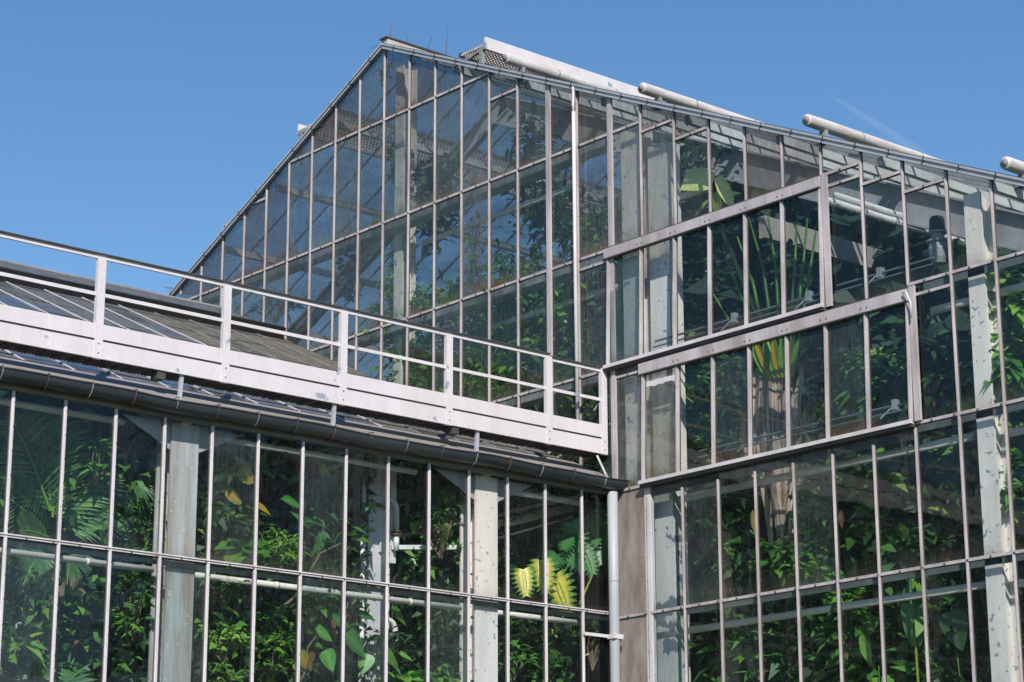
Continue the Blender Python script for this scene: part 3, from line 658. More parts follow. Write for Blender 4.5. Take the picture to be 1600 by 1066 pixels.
def roofwalk(s, lab):
    x0, x1 = AX+s*1.70, AX+s*(2.36 if s > 0 else 2.95); zt = 7.78 if s > 0 else 7.78; e = thing('roof_walkway', lab, 'walkway', (x0, .1, rake(x0)), 'walkways on the tall roof')
    b = MB(); b.mat(0).box((x1-.02*s, .26, zt-.20), (x1+.02*s, 14, zt+.01)); b.build('side_board', 'white_paint', e)
    b = MB(); a, c = min(x0, x1), max(x0, x1)
    for i in range(12): xx = a+(c-a)*i/11; b.box((xx-.012, .26, zt-.13), (xx+.012, 13.9, zt-.11))
    y = .28
    while y < 13.9: b.box((a, y, zt-.11), (c, y+.022, zt-.09)); y += .075
    b.build('deck_mesh', 'roller_cover', e)
    for y in (.28, 3.0, 6.0):
        b = MB(); b.bar((x0, y, rake(x0)), (x1, y, zt-.16), .05, .06); b.bar((x1-.1*s, y, rake(x1-.1*s)), (x1-.1*s, y, zt-.13), .08, .06, (0, 1, 0)); b.build('support', 'cast_grey', e)
    b = MB(); b.bar((x0, .26, zt-.1), (x0, 14, zt-.1), .03, .08); b.build('edge_bar', 'dark_metal', e)
roofwalk(1, 'white boxed walkway with mesh deck standing on the right slope near the ridge')
roofwalk(-1, 'white mesh walkway poking out past the left slope near the ridge')
st = thing('dry_weed', 'thin dry stalks sprouting from the ridge at the peak of the tall house', 'weed', (AX, .3, AZ+.1))
for (dx, y, h, l1) in ((.0, .1, .34, .0), (.05, .9, .22, .10), (.05, 1.3, .52, .06), (.04, 2.2, .34, .06), (-.1, .1, .02, -.5), (.0, .5, .28, -.1), (.05, 2.8, .12, .2), (.05, 1.8, .3, .02)):
    b = MB(); p = Vector((AX+dx, y, AZ+.13)); b.tube([p, p+Vector((l1*.3, 0, h*.5+.02)), p+Vector((l1, 0, h+.04))], [.007, .005, .003], 5); b.build('stalk', 'dry_stalk', st)

# ------------------------------------------------------------------ plants
def plant_thing(name, label, cat, p, group=None): return thing(name, label, cat, p, group)
def stem_to(parent, p, q, r=.02, mat='twig', wob=.08, name='stem'):
    b = MB(); p, q = Vector(p), Vector(q); pts = [p+(q-p)*(i/6)+Vector((rnd(-wob, wob), rnd(-wob, wob), 0))*(0 if i in (0,) else 1) for i in range(7)]
    b.tube(pts, [r*(1-.6*i/6) for i in range(7)], 6); return b.build(name, mat, parent, True)
def shrub(name, label, cat, p, rx, ry, rz, nl, L, mat='leaf_green', prof=None, ratio=.42, root=None, group=None, face=0.5, seg=3, lim=None):
    e = thing(name, label, cat, (p[0], p[1], p[2]-rz), group); b = MB(); c = Vector(p); prof = prof or OVATE
    ncl = max(3, nl//7); tips = []
    for i in range(ncl):
        while True:
            q = Vector((rnd(-1, 1), rnd(-1, 1), rnd(-1, 1)))
            if q.length < 1: break
        q = c+Vector((q.x*rx, q.y*ry, q.z*rz)); tips.append(q)
        for j in range(7):
            d = (rdir(-.5, .7)+FRONT*face*rnd(0, 1)).normalized(); nn = (Vector((rnd(-.4, .4), rnd(-.4, .4), 1))+FRONT*face*1.2).normalized()
            l_ = L*rnd(.6, 1.15); bp = q+d*(.03)+Vector((0, 0, rnd(-.12, .12)))*rz*.5
            if lim: bp = lim(bp, l_)
            b.leaf(bp, d, nn, l_, l_*ratio, prof, seg, .2, rnd(.1, .6))
    b.build('foliage', mat, e)
    sb = MB(); root = Vector(root) if root else Vector((p[0], p[1], p[2]-rz*1.2))
    for t in tips[::2]:
        mid = (root+t)/2+Vector((rnd(-.05, .05), rnd(-.05, .05), .05)); sb.tube([root, mid, t], [.016, .010, .004], 5)
    sb.build('stem', 'twig', e); return e
def inx(bp, l_):                      # keep leaves behind the gable glass
    return Vector((bp.x, max(bp.y, .16+l_*.6), bp.z))
def inw(bp, l_): return Vector((min(bp.x, -.14-l_*.6), bp.y, bp.z))
def frond(parent, base, tip, up, n, LL, mat, arch=.3, name='frond', w=.045):
    base, tip = Vector(base), Vector(tip); b = MB(); d = tip-base; side = d.cross(Vector(up)).normalized(); up = side.cross(d).normalized(); pts = []
    for i in range(n+1):
        t = i/n; c = base+d*t+Vector((0, 0, 1))*(arch*d.length*math.sin(math.pi*min(t*.9+.05, 1))*.5); pts.append(c)
    b.mat(1).tube(pts, [.016*(1-.8*i/n)+.003 for i in range(n+1)], 5); b.mat(0)
    for i in range(1, n):
        t = i/n; l_ = LL*math.sin(math.pi*(.12+.8*t))**.7
        for s in (-1, 1):
            dd = (side*s+d.normalized()*.75+up*.2+Vector((0, 0, rnd(-.1, .05)))).normalized(); b.leaf(pts[i], dd, up, l_, w, LANCE, 3, .3, .25)
    return b.build(name, [mat, 'leaf_light'], parent)
def fan(parent, c, out, n, L, mat='leaf_palm', spread=2.6, up=None, name='fan_leaf', stem=None):
    """palmate leaf: blades from one hub"""
    b = MB(); out = Vector(out).normalized(); up = up or FRONT; side = out.cross(up).normalized()
    for i in range(n):
        a = spread*(i/(n-1)-.5); d = out*math.cos(a)+side*math.sin(a)+up*.1; b.leaf(c, d, up, L*(1-.15*abs(a)/1.3)*rnd(.75, 1.1), L*.07, STRAP, 5, .35, rnd(.15, .5))
    if stem: b.mat(1).tube([c, (Vector(c)+Vector(stem))/2+Vector((0, 0, .05)), stem], .01, 5)
    return b.build(name, [mat, 'leaf_light'], parent)
def monstera(parent, c, tipd, nrm, L, mat, name='split_leaf'):
    L *= 1.15
    """heart outline cut into fingers left and right of the midrib"""
    b = MB(); d = Vector(tipd).normalized(); nrm = Vector(nrm).normalized(); sd_ = d.cross(nrm).normalized(); nrm = sd_.cross(d); c = Vector(c); nf = 8
    b.leaf(c, d, nrm, L, L*.18, STRAP, 6, .1, .1)
    for s in (-1, 1):
        for i in range(nf):
            t = .0+.86*i/(nf-1); w = L*.60*(1-.72*t**1.6)*(.82 if i == 0 else 1); ang = -.45+1.25*t
            dd = sd_*s*math.cos(ang)+d*math.sin(ang); p = c+d*(L*t)-Vector((0, 0, 1))*(.1*L*t*t); wd = L*.135
            vs = []; us = []
            for j in range(4):
                q = j/3; cc_ = p+dd*(w*q)+d*(.10*w*q*q)-nrm*(.18*w*q*q); hw = wd*(.62, .66, .52, .12)[j]; nn = d*hw; vs += [cc_-nn, cc_+nn]; us.append(.12+.88*q)
            b.add(vs, [(0, 1, 3, 2), (2, 3, 5, 4), (4, 5, 7, 6)], [[(us[j], .5), (us[j], .5), (us[j+1], .5), (us[j+1], .5)] for j in range(3)])
    return b.build(name, mat, parent)
def bigleaf(parent, c, d, nrm, L, Wd, mat, prof=None, name='leaf', seg=8, fold=.12, droop=.25, petiole=None):
    b = MB(); L *= .88; Wd *= .86
    b.leaf(c, d, nrm, L, Wd, prof or HEART, seg, fold, droop+rnd(0, .15))
    mats = [mat]
    if petiole is not None: b.mat(1).tube([c, (Vector(c)+Vector(petiole))/2+Vector((0, 0, .06)), petiole], .008, 5); mats = [mat, 'twig']
    return b.build(name, mats, parent)

# --- deep foliage: the dense planting that reads as one dark mass
def mass(name, n, fn, mat, L, label):
    rs = np.random.RandomState(5+n); P = np.array([fn(rs) for _ in range(n)]); k = len(P)
    th = rs.uniform(0, 2*np.pi, k); ph = rs.uniform(-.8, .6, k); d = np.stack([np.cos(th)*np.cos(ph), np.sin(th)*np.cos(ph), np.sin(ph)], 1)
    up = rs.normal(0, .5, (k, 3))+np.array([.3, -.25, .9]); s = np.cross(d, up); s /= np.linalg.norm(s, axis=1)[:, None]+1e-9
    nn = np.cross(s, d); l = (L*rs.uniform(.5, 1.3, k))[:, None]; w = l*.24
    V = np.stack([P, P+d*l*.45-s*w+nn*w*.2, P+d*l-np.array([0, 0, 1])*l*.25, P+d*l*.45+s*w+nn*w*.2], 1).reshape(-1, 3)
    me = bpy.data.meshes.new(name); me.vertices.add(4*k); me.vertices.foreach_set('co', V.ravel().astype(np.float32))
    me.loops.add(4*k); me.loops.foreach_set('vertex_index', np.arange(4*k, dtype=np.int32)); me.polygons.add(k); me.polygons.foreach_set('loop_start', np.arange(0, 4*k, 4, dtype=np.int32))
    me.update(calc_edges=True); me.materials.append(MT[mat]); o = bpy.data.objects.new(name, me); C.collection.objects.link(o); return tag(o, label, 'foliage', None, 'stuff')
def f_gable(rs):
    while True:
        x, y = rs.uniform(-9, 10), rs.uniform(1.8, 9.5); top = 2.2+1.2*math.sin(x*1.3+y)+.8*math.sin(x*2.7)-.22*max(0, x)*1.0
        if x < -4.5: top = 2.6
        if x < 3 and y > 3.8: top += 2.2
        z = rs.uniform(-7, 5); 
        if z < min(top, rake(x)-.5): return (x, y, z)
mass('foliage_mass', 30000, f_gable, 'leaf_deep_shade', .75, 'dense dark planting deep inside the tall house')
def f_crowns(rs):
    cs = [(-1.5, 6, 4.6, 2.4), (-5, 7.5, 5.4, 1.9), (2.5, 5.5, 2.6, 1.9), (-3.2, 8.5, 4.6, 2.3), (.8, 8, 4.0, 2.0), (5.5, 5, 1.2, 1.8), (-7.5, 9.5, 4.4, 1.9)]
    while True:
        c = cs[rs.randint(len(cs))]; q = rs.normal(0, .5, 3); r = np.linalg.norm(q)
        if r < 1:
            p = (c[0]+q[0]*c[3]*1.3, c[1]+q[1]*c[3], c[2]+q[2]*c[3])
            if p[2] < rake(p[0])-.45 and p[1] > 2.9: return p
mass('foliage_mass', 16000, f_crowns, 'leaf_deep_shade', .62, 'dark tree crowns under the roof of the tall house')
def f_wing(rs):
    while True:
        x, y = -rs.uniform(1.5, 7)**1.0, rs.uniform(-12.5, -.6); z = rs.uniform(-7.5, 1.8); top = wr(x)-.8+.6*math.sin(y*1.7)
        if y > -2.0 and x > -3 and z > -3.4: continue
        if z < top: return (x, y, z)
mass('foliage_mass', 34000, f_wing, 'leaf_deep_shade', .60, 'dense dark planting deep inside the low wing')

random_state = np.random.RandomState(77); TRX = at(1218, 720, y=.8).x; PLY = at(600, 850, x=-.7).y
HOLES = []
for X0, X1, Y0_, Y1_ in ((345, 460, 690, 815), (478, 560, 700, 770), (400, 465, 810, 900), (800, 950, 800, 955), (0, 108, 640, 840), (485, 560, 965, 1066), (30, 130, 860, 905), (130, 180, 680, 760)):
    p_, q_ = at(X0, (Y0_+Y1_)/2, x=-.6), at(X1, (Y0_+Y1_)/2, x=-.6); HOLES.append((p_.y, q_.y, at(X0, Y1_, x=-.6).z-.0, at(X0, Y0_, x=-.6).z+.15))
def clumped(fn, seed, n=260, r=.35):
    rs0 = np.random.RandomState(seed); cs = [fn(rs0) for _ in range(n)]
    def f(rs):
        while True:
            c = cs[rs.randint(n)]; q = rs.normal(0, .5, 3)*r; p = (c[0]+q[0], c[1]+q[1], c[2]+q[2])
            if r > 1: return p                                   # unseen trees added for the pane reflections
            if p[1] > .3:                                        # tall house: off the glass, and the palm trunk stays in view
                if p[1] > .48 and not (TRX-.42 < p[0]-(p[1]-.8)*-.9 < TRX+.40 and p[2] > -2.1 and p[1] < 1.3): return p
            elif p[0] < -.40 and p[0] > -1.35 and any(a < p[1]-(-.6-p[0])*.85 < b_ and c_ < p[2] < d_ for a, b_, c_, d_ in HOLES): continue
            elif p[0] < -.40 and not (PLY-.22 < p[1]-(-.7-p[0])*.85 < PLY+.34 and p[2] > -4): return p
    return f
def u_gable(rs):
    x = rs.uniform(.8, 10); return (x, rs.uniform(1.3, 2.4), rs.uniform(-4.6, 1.0-.12*x+.8*math.sin(x*2.1)))
def u_gable2(rs):
    x = rs.uniform(-6.0, .1); return (x, rs.uniform(.9, 2.6), rs.uniform(max(-1, wroof(x)-.8), 2.7+.45*(x+5.8)+.35*math.sin(x*2.9)))
def d_gable2(rs):
    x = rs.uniform(-7.2, -.3); return (x, rs.uniform(2.2, 4.5), rs.uniform(-1, 3.0+.40*(x+6.4)+.5*math.sin(x*2.1)))
def blob(rs):
    c = ((-3.3, 1.3, 5.9, .35, .9), (-3.0, 1.5, 4.9, .5, .6), (-5.4, .9, 5.6, .25, .8), (-1.0, 2.6, 5.0, .8, 1.2))[rs.randint(4)]; q = rs.normal(0, .5, 3)
    return (c[0]+q[0]*c[3], c[1]+q[1]*.4, min(c[2]+q[2]*c[4], rake(c[0]+q[0]*c[3])-.35))
def u_wing(rs):
    return (-rs.uniform(.95, 2.0), rs.uniform(-11.5, -.5), rs.uniform(-4.8, -.7))
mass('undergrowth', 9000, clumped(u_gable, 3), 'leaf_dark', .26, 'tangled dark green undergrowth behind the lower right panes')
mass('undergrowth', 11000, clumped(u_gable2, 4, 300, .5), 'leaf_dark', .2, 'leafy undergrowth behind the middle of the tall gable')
mass('undergrowth', 11000, d_gable2, 'leaf_deep_shade', .5, 'dark trees behind the middle of the tall gable')
mass('undergrowth', 2200, clumped(u_gable2, 15, 40, .35), 'leaf_light', .16, 'yellow green vine leaves behind the middle of the tall gable')
mass('undergrowth', 5200, clumped(u_gable2, 14, 110, .4), 'leaf_green', .15, 'brighter sprays of leaves behind the middle of the tall gable')
def n_gable2(rs):
    x = rs.uniform(-5.9, -.5); return (x, rs.uniform(.4, .9), rs.uniform(max(-.4, wroof(x)-.2), 2.6+.30*(x+5.8)+.5*math.sin(x*4.1)))
mass('undergrowth', 6500, clumped(n_gable2, 24, 120, .36), 'leaf_green', .15, 'green climbing leaves close behind the middle of the tall gable')
mass('undergrowth', 5200, clumped(n_gable2, 25, 75, .32), 'leaf_light', .16, 'yellow green climbing leaves close behind the middle of the tall gable')
def far_trees(rs):  # out-of-view trees, added so the lower panes reflect something dark
    a = math.radians(rs.uniform(196, 262) if rs.rand() < .5 else rs.uniform(8, 82)); r = 48+10*math.sin(a*9)+rs.normal(0, 2.5)
    top = 7+4.5*math.sin(a*14)+3*math.sin(a*31+1)
    return (r*math.cos(a), r*math.sin(a), GZ+.5+(top-GZ)*rs.rand()**.8)
mass('reflection_trees', 9000, clumped(far_trees, 31, 420, 2.4), 'leaf_dark', 1.5, 'row of unseen trees added opposite the greenhouses to darken the pane reflections')
mass('undergrowth', 1500, blob, 'leaf_dark', .22, 'dark creepers bunched under the top of the tall gable')
mass('undergrowth', 700, clumped(u_wing, 9, 60, .3), 'leaf_light', .15, 'yellow green leaves scattered through the low wing')
mass('undergrowth', 380, clumped(u_wing, 10, 70, .3), 'leaf_russet', .13, 'dead brown leaves scattered through the low wing')
mass('undergrowth', 300, clumped(u_gable, 11, 60, .3), 'leaf_russet', .16, 'dead brown leaves scattered in the tall house')
def near_g(rs):
    x = rs.uniform(1.0, 10); return (x, rs.uniform(.55, 1.2), rs.uniform(-4.6, .9-.12*x+.9*math.sin(x*2.1)))
def near_w(rs):
    return (-rs.uniform(.5, .9), rs.uniform(-11.5, -.4), rs.uniform(-4.8, -.85))
mass('undergrowth', 2600, clumped(near_g, 41, 75, .5), 'leaf_green', .30, 'large green leaves near the glass in the lower right of the tall house')
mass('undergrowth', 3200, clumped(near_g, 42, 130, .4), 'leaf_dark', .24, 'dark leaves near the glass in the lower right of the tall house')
mass('undergrowth', 2600, clumped(near_w, 43, 120, .36), 'leaf_green', .17, 'green leaves pressed near the glass of the low wing')
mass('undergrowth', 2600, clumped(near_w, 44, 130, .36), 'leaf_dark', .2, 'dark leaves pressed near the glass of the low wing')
mass('undergrowth', 500, clumped(near_w, 45, 30, .25), 'leaf_light', .2, 'bright yellow green leaves near the glass of the low wing')
sb = MB()
for i in range(150):
    x, y, z = u_wing(random_state) if i < 90 else u_gable(random_state)
    p = Vector((min(x, -.6) if i < 90 else x, y, z)); pts = [p]
    for j in range(5): pts.append(pts[-1]+Vector((rnd(-.08, .08), rnd(-.2, .2), rnd(-.05, .42))))
    if i >= 90: pts = [Vector((q.x+(q.y-p.y), max(.6, p.y+(q.x-p.x)), q.z)) for q in pts]
    r_ = rnd(.004, .013); sb.tube(pts, [r_*(1-.12*j) for j in range(6)], 5)
tag(sb.build('vine_stems', 'twig', None), 'thin bare vine stems tangled through the planting', 'stems', None, 'stuff')
mass('undergrowth', 13000, clumped(u_wing, 5, 380, .4), 'leaf_dark', .2, 'tangled dark green undergrowth inside the low wing')
mass('undergrowth', 2600, clumped(u_wing, 6, 90, .3), 'leaf_green', .16, 'scattered brighter sprays of leaves inside the low wing')
mass('undergrowth', 1800, clumped(u_gable, 8, 60, .35), 'leaf_green', .22, 'scattered brighter sprays of leaves behind the lower right panes')
# --- tall house: near plants, bottom to top along the glass
WB = MB
def S(px, py, dy, *a, **k):           # a shrub centred where the photograph shows it, dy metres behind the gable glass
    pass
def gs(px, py, dy, rpx, rpy, nl, L, mat, label, name='climbing_plant', cat='plant', **kw):
    c = at(px, py, y=dy); sc = (c-CAM).dot(FWD)/F_PX
    return shrub(name, label, cat, c, rpx*sc*1.5, .25, rpy*sc*1.1, int(nl*1.7), L, mat, lim=inx, **kw)
def ws(px, py, dx, rpx, rpy, nl, L, mat, label, name='shrub', cat='plant', **kw):
    c = at(px, py, x=-dx); sc = (c-CAM).dot(FWD)/F_PX
    return shrub(name, label, cat, c, .25, rpx*sc*1.3, rpy*sc, int(nl*1.5), L, mat, lim=inw, **kw)
gs(622, 255, .7, 12, 45, 130, .17, 'leaf_green', 'leafy vine hanging beside the peak column of the tall house')
gs(597, 110, .5, 6, 20, 26, .14, 'leaf_green', 'small vine hanging right under the peak of the tall house', 'hanging_vine', 'vine')
gs(622, 440, .6, 20, 55, 230, .17, 'leaf_light', 'bright climber at the foot of the peak column, above the walkway handrail')
gs(598, 490, .6, 12, 22, 90, .14, 'leaf_light', 'low bright climber left of the peak column, just over the handrail')
gs(668, 470, .6, 22, 26, 130, .15, 'leaf_light', 'yellow green climber spreading right of the peak column')
gs(705, 455, .5, 14, 20, 80, .15, 'leaf_light', 'bright climber in the fourth pane right of the peak column')
gs(698, 530, .5, 13, 60, 170, .12, 'leaf_light', 'climber strand falling behind the walkway post')
gs(668, 520, .5, 10, 22, 60, .12, 'leaf_green', 'thin climber strand behind the mid rail of the walkway')
gs(738, 378, .5, 7, 52, 90, .15, 'leaf_light', 'tall twining vine with round leaves in the pane below the third rail', 'twining_vine', 'vine')
gs(742, 435, .6, 20, 20, 110, .13, 'leaf_green', 'bushy green plant standing on the rail at the foot of the twining vine', 'potted_shrub')
gs(790, 412, .5, 14, 18, 70, .15, 'leaf_green', 'small plant with one cream leaf behind the glass right of the twining vine', 'shrub')
gs(788, 470, .5, 16, 9, 40, .12, 'leaf_green', 'short trailing sprig hanging from the heating pipe', 'hanging_vine', 'vine')
gs(745, 565, .6, 18, 24, 80, .24, 'leaf_green', 'broad leaved plant behind the walkway mid rail', 'shrub')
gs(745, 608, .5, 22, 16, 90, .15, 'leaf_light', 'fresh green bushes low behind the kick board', 'shrub')
gs(790, 618, .5, 16, 14, 70, .15, 'leaf_light', 'small fresh bush one pane left of the rusty fern', 'shrub')
gs(835, 565, .5, 16, 26, 130, .11, 'leaf_green', 'dark small leaved bush above the rusty fern', 'shrub')
gs(838, 605, .5, 16, 28, 130, .12, 'leaf_russet', 'rusty brown fern behind the third walkway post from the corner', 'fern')
gs(820, 540, .5, 14, 12, 50, .13, 'leaf_green', 'little green tuft under the lowest free pane left of the conduit', 'shrub')
gs(872, 462, .6, 6, 12, 22, .14, 'leaf_lime', 'single yellow green sprig left of the white conduit', 'hanging_vine', 'vine')
gs(870, 520, .8, 5, 22, 24, .12, 'leaf_green', 'wispy stem with few leaves behind the conduit pane', 'hanging_vine', 'vine')
gs(1140, 590, .7, 18, 34, 60, .20, 'leaf_green', 'vine with round leaves inside the lower vent, left of the fan palm', 'climbing_plant')
gs(1115, 720, .8, 12, 14, 20, .18, 'leaf_lime', 'lime green tuft hanging below the lower vent', 'hanging_vine', 'vine')
gs(1225, 865, .5, 28, 26, 60, .34, 'leaf_green', 'broad leaved shrub with bright leaves in front of the fibrous trunk', 'shrub')
gs(1275, 895, .6, 22, 22, 40, .32, 'leaf_light', 'bright shrub one pane right of the fibrous trunk', 'shrub')
gs(1150, 900, .7, 26, 30, 60, .22, 'leaf_dark', 'dark shrub low in the second column of panes from the corner', 'shrub')
gs(1320, 965, .6, 26, 50, 110, .26, 'leaf_green', 'green shrub with pointed leaves under the lowest rail', 'shrub')
gs(1190, 1020, .6, 30, 34, 80, .24, 'leaf_green', 'mixed green shrub at the bottom edge beside the trunk foot', 'shrub')
gs(1400, 1000, .9, 26, 50, 90, .22, 'leaf_dark', 'dark shrub behind the upright banana leaf', 'shrub')
gs(1360, 590, .7, 34, 40, 130, .32, 'leaf_green', 'large leaved shrub in the right half of the lower vent', 'shrub')
gs(1455, 570, .7, 30, 50, 120, .36, 'leaf_dark', 'dark large leaved plant between the lower vent and the right column', 'shrub')
gs(1580, 480, .6, 14, 60, 70, .42, 'leaf_light', 'bright large leaved plant at the right edge above the rail', 'shrub')
gs(1590, 590, .5, 14, 40, 50, .40, 'leaf_green', 'large leaved plant at the right edge between the two rails', 'shrub')
gs(1505, 395, .8, 12, 18, 50, .22, 'leaf_green', 'green tuft beside the cut off top of the right column', 'shrub')
gs(1585, 770, .6, 14, 40, 60, .32, 'leaf_green', 'broad leaved plant right of the right column, lower down', 'shrub')
gs(1340, 690, .8, 16, 14, 40, .22, 'leaf_light', 'yellow green rosette below the lower vent', 'shrub')
gs(1330, 740, 1.0, 40, 30, 80, .26, 'leaf_dark', 'dark drooping plant above the concrete beam', 'shrub')
gs(1450, 860, .8, 34, 40, 100, .26, 'leaf_dark', 'dark fern filling the panes left of the right column', 'fern')
gs(1240, 430, 1.5, 30, 40, 60, .40, 'leaf_dark', 'dark foliage behind the fan palm stalks', 'shrub')
gs(430, 480, 2.2, 40, 20, 60, .3, 'leaf_dark', 'dark bush low behind the left end of the tall gable', 'shrub')
gs(545, 420, 1.6, 18, 40, 60, .26, 'leaf_dark', 'dark climber left of the peak column', 'climbing_plant')
# banana leaf folded against the upper glass
c = at(1100, 300, y=.45); e = thing('banana_plant', 'folded pale green banana leaf pressed against the glass over the upper vent', 'banana plant', (c.x, .45, -8.4))
bigleaf(e, at(1068, 282, y=.4), at(1128, 276, y=.5)-at(1068, 282, y=.4), (0, -1, .35), .62, .46, 'leaf_banana', [(0, .9), (.3, 1), (.7, 1), (1, .8)], droop=.05, fold=.05)
bigleaf(e, at(1122, 276, y=.4), at(1140, 312, y=.55)-at(1122, 276, y=.4), (.4, -1, .3), .55, .24, 'leaf_banana', [(0, .6), (.4, 1), (.8, .7), (1, .2)], droop=.0, fold=.3)
bigleaf(e, at(1118, 300, y=.5), at(1126, 335, y=.5)-at(1118, 300, y=.5), (-.2, -1, .1), .42, .3, 'leaf_lime', [(0, .6), (.4, 1), (.8, .7), (1, .3)], droop=.0, fold=.2)
bigleaf(e, at(1108, 312, y=.5), at(1088, 330, y=.45)-at(1108, 312, y=.5), (0, -1, .2), .32, .11, 'leaf_lime', STRAP, droop=.1)
p = at(1118, 335, y=.7); b = MB(); b.tube([(p.x+1.2, 1.9, -8.4), (p.x+.9, 1.6, 0), p, at(1112, 290, y=.5)], [.10, .07, .03, .012], 8); b.build('stem', 'leaf_dark', e, True)
# traveller's fan palm: fibrous trunk and fan of stalks
c = at(1225, 760, y=1.0); e = thing('fan_palm', 'fan palm with brown fibrous trunk and tall green stalks behind the two vents', 'palm', (c.x, 1.0, -8.5))
b = MB(); pts = [(c.x-.15, 1.2, -8.5), (c.x-.05, 1.1, -4), tuple(at(1232, 840, y=1)), tuple(at(1225, 740, y=1)), tuple(at(1215, 660, y=1)), tuple(at(1215, 590, y=1))]
b.tube(pts, [.10, .10, .15, .27, .34, .30], 14); b.build('trunk', 'fibre_bark', e)
for i in range(16):
    t = i/15; b = MB(); q0 = at(1200+30*t, rnd(760, 860), y=.85); q1 = at(1165+105*t, rnd(560, 700), y=.75)
    b.leaf(q0, q1-q0, (0, -1, .1), (q1-q0).length, .15, [(0, .3), (.4, .8), (.9, 1), (1, .5)], 5, .4, 0); b.build('leaf_sheath', 'fibre_bark', e)
for i, (x0, y0, x1, y1, mt_) in enumerate(((1222, 600, 1130, 395, 'leaf_green'), (1218, 600, 1152, 370, 'leaf_light'), (1222, 590, 1170, 340, 'leaf_green'), (1226, 590, 1200, 340, 'leaf_green'), (1230, 590, 1222, 330, 'leaf_green'), (1232, 590, 1245, 330, 'leaf_green'), (1236, 590, 1262, 335, 'leaf_green'), (1240, 590, 1275, 360, 'leaf_green'), (1210, 600, 1115, 460, 'leaf_light'))):
    q0, q1 = at(x0, y0, y=.9), at(x1, y1, y=1.1); b = MB(); b.tube([q0, (q0*2+q1)/3, (q0+q1*2)/3+Vector((rnd(-.08, .08), 0, 0)), q1], [.042, .032, .022, .012], 8); b.build('stalk', mt_, e, True)
for i in range(7):
    q0 = at(1200+6*i, 590, y=.7); q1 = at(1165+14*i, 520+rnd(-8, 16), y=.6); b = MB(); b.leaf(q0, q1-q0, (0, -1, .1), (q1-q0).length, .14, STRAP, 5, .3, 0); b.build('leaf_base', 'leaf_yellow' if i % 2 else 'leaf_light', e)
# upright banana leaf with yellow midrib
q0, q1 = at(1432, 1010, y=.5), at(1428, 905, y=.5); e = thing('banana_plant', 'upright banana leaf with yellow midrib under the lowest rail', 'banana plant', (q0.x, .5, -8.4))
bigleaf(e, q0, q1-q0, (.5, -1, 0), 1.1, .42, 'leaf_big', STRAP, 'leaf_blade', droop=0, fold=.3); b = MB(); b.tube([(q0.x+.1, .5, -8.4), q0+Vector((0, -.015, 0)), q1+Vector((0, -.03, 0))], [.04, .018, .006], 6); b.build('midrib', 'leaf_lime', e, True)
q0 = at(1480, 950, y=.6); e = thing('arum_plant', 'round dark green leaf facing the glass near the bottom right', 'plant', (q0.x, .6, -8.4))
bigleaf(e, at(1485, 955, y=.5), (.3, .1, -1), (.2, -1, .5), .5, .42, 'leaf_dark', HEART, droop=.1); stem_to(e, (q0.x, .7, -8.4), at(1485, 950, y=.55), .02, 'leaf_green')
q0 = at(1350, 960, y=.4); e = thing('arum_plant', 'long pointed leaf rising at the bottom right of the green shrub', 'plant', (q0.x, .5, -8.4))
bigleaf(e, at(1362, 1040, y=.4), at(1345, 990, y=.4)-at(1362, 1040, y=.4), (0, -1, .2), .62, .2, 'leaf_light', LANCE, droop=0); stem_to(e, (q0.x, .5, -8.4), at(1362, 1040, y=.4), .02, 'leaf_green')
for (px, py, w_, lab, mt_) in ((1176, 815, .16, 'hanging brown and yellow leaf above the middle rail beside the trunk', 'leaf_autumn'), (1128, 925, .2, 'orange dead leaf resting on the lowest rail', 'leaf_russet'), (1313, 815, .12, 'small orange leaf hanging below the concrete beam', 'leaf_russet'), (1140, 545, .12, 'single pink bud leaf in the lower vent', 'leaf_russet')):
    q0 = at(px, py-18, y=.3); e = thing('leaf', lab, 'leaf', q0, 'single coloured leaves behind the gable glass'); bigleaf(e, q0, (0.05, .05, -1), (0, -1, .1), w_*2.2, w_, mt_, OVATE, 'leaf_blade', droop=0)
# grey valve body with black cap
c = at(1466, 385, y=.5); e = thing('valve', 'grey cast valve body with a black cap, left of the cut off column', 'valve', c)
b = MB()
prof = [(-.26, .03), (-.24, .09), (-.16, .12), (-.05, .135), (.03, .12), (.05, .15), (.08, .15), (.09, .09), (.16, .09), (.17, .12), (.2, .12)]
b.tube([c+Vector((0, 0, z)) for z, r in prof], [r for z, r in prof], 14); b.build('body', 'cast_grey', e, False)
b = MB(); b.tube([c+Vector((0, 0, z)) for z in (.2, .22, .36, .40, .42)], [.12, .11, .10, .085, .03], 14); b.build('cap', 'rubber_and_gap_shade', e, False)
b = MB(); b.tube([c+Vector((-.22, 0, -.05)), c+Vector((.2, 0, -.02))], .05, 10); b.tube([c+Vector((0, 0, -.2)), c+Vector((-.25, .1, -.35))], .02, 8); b.build('side_arm', 'mech_steel', e, True)

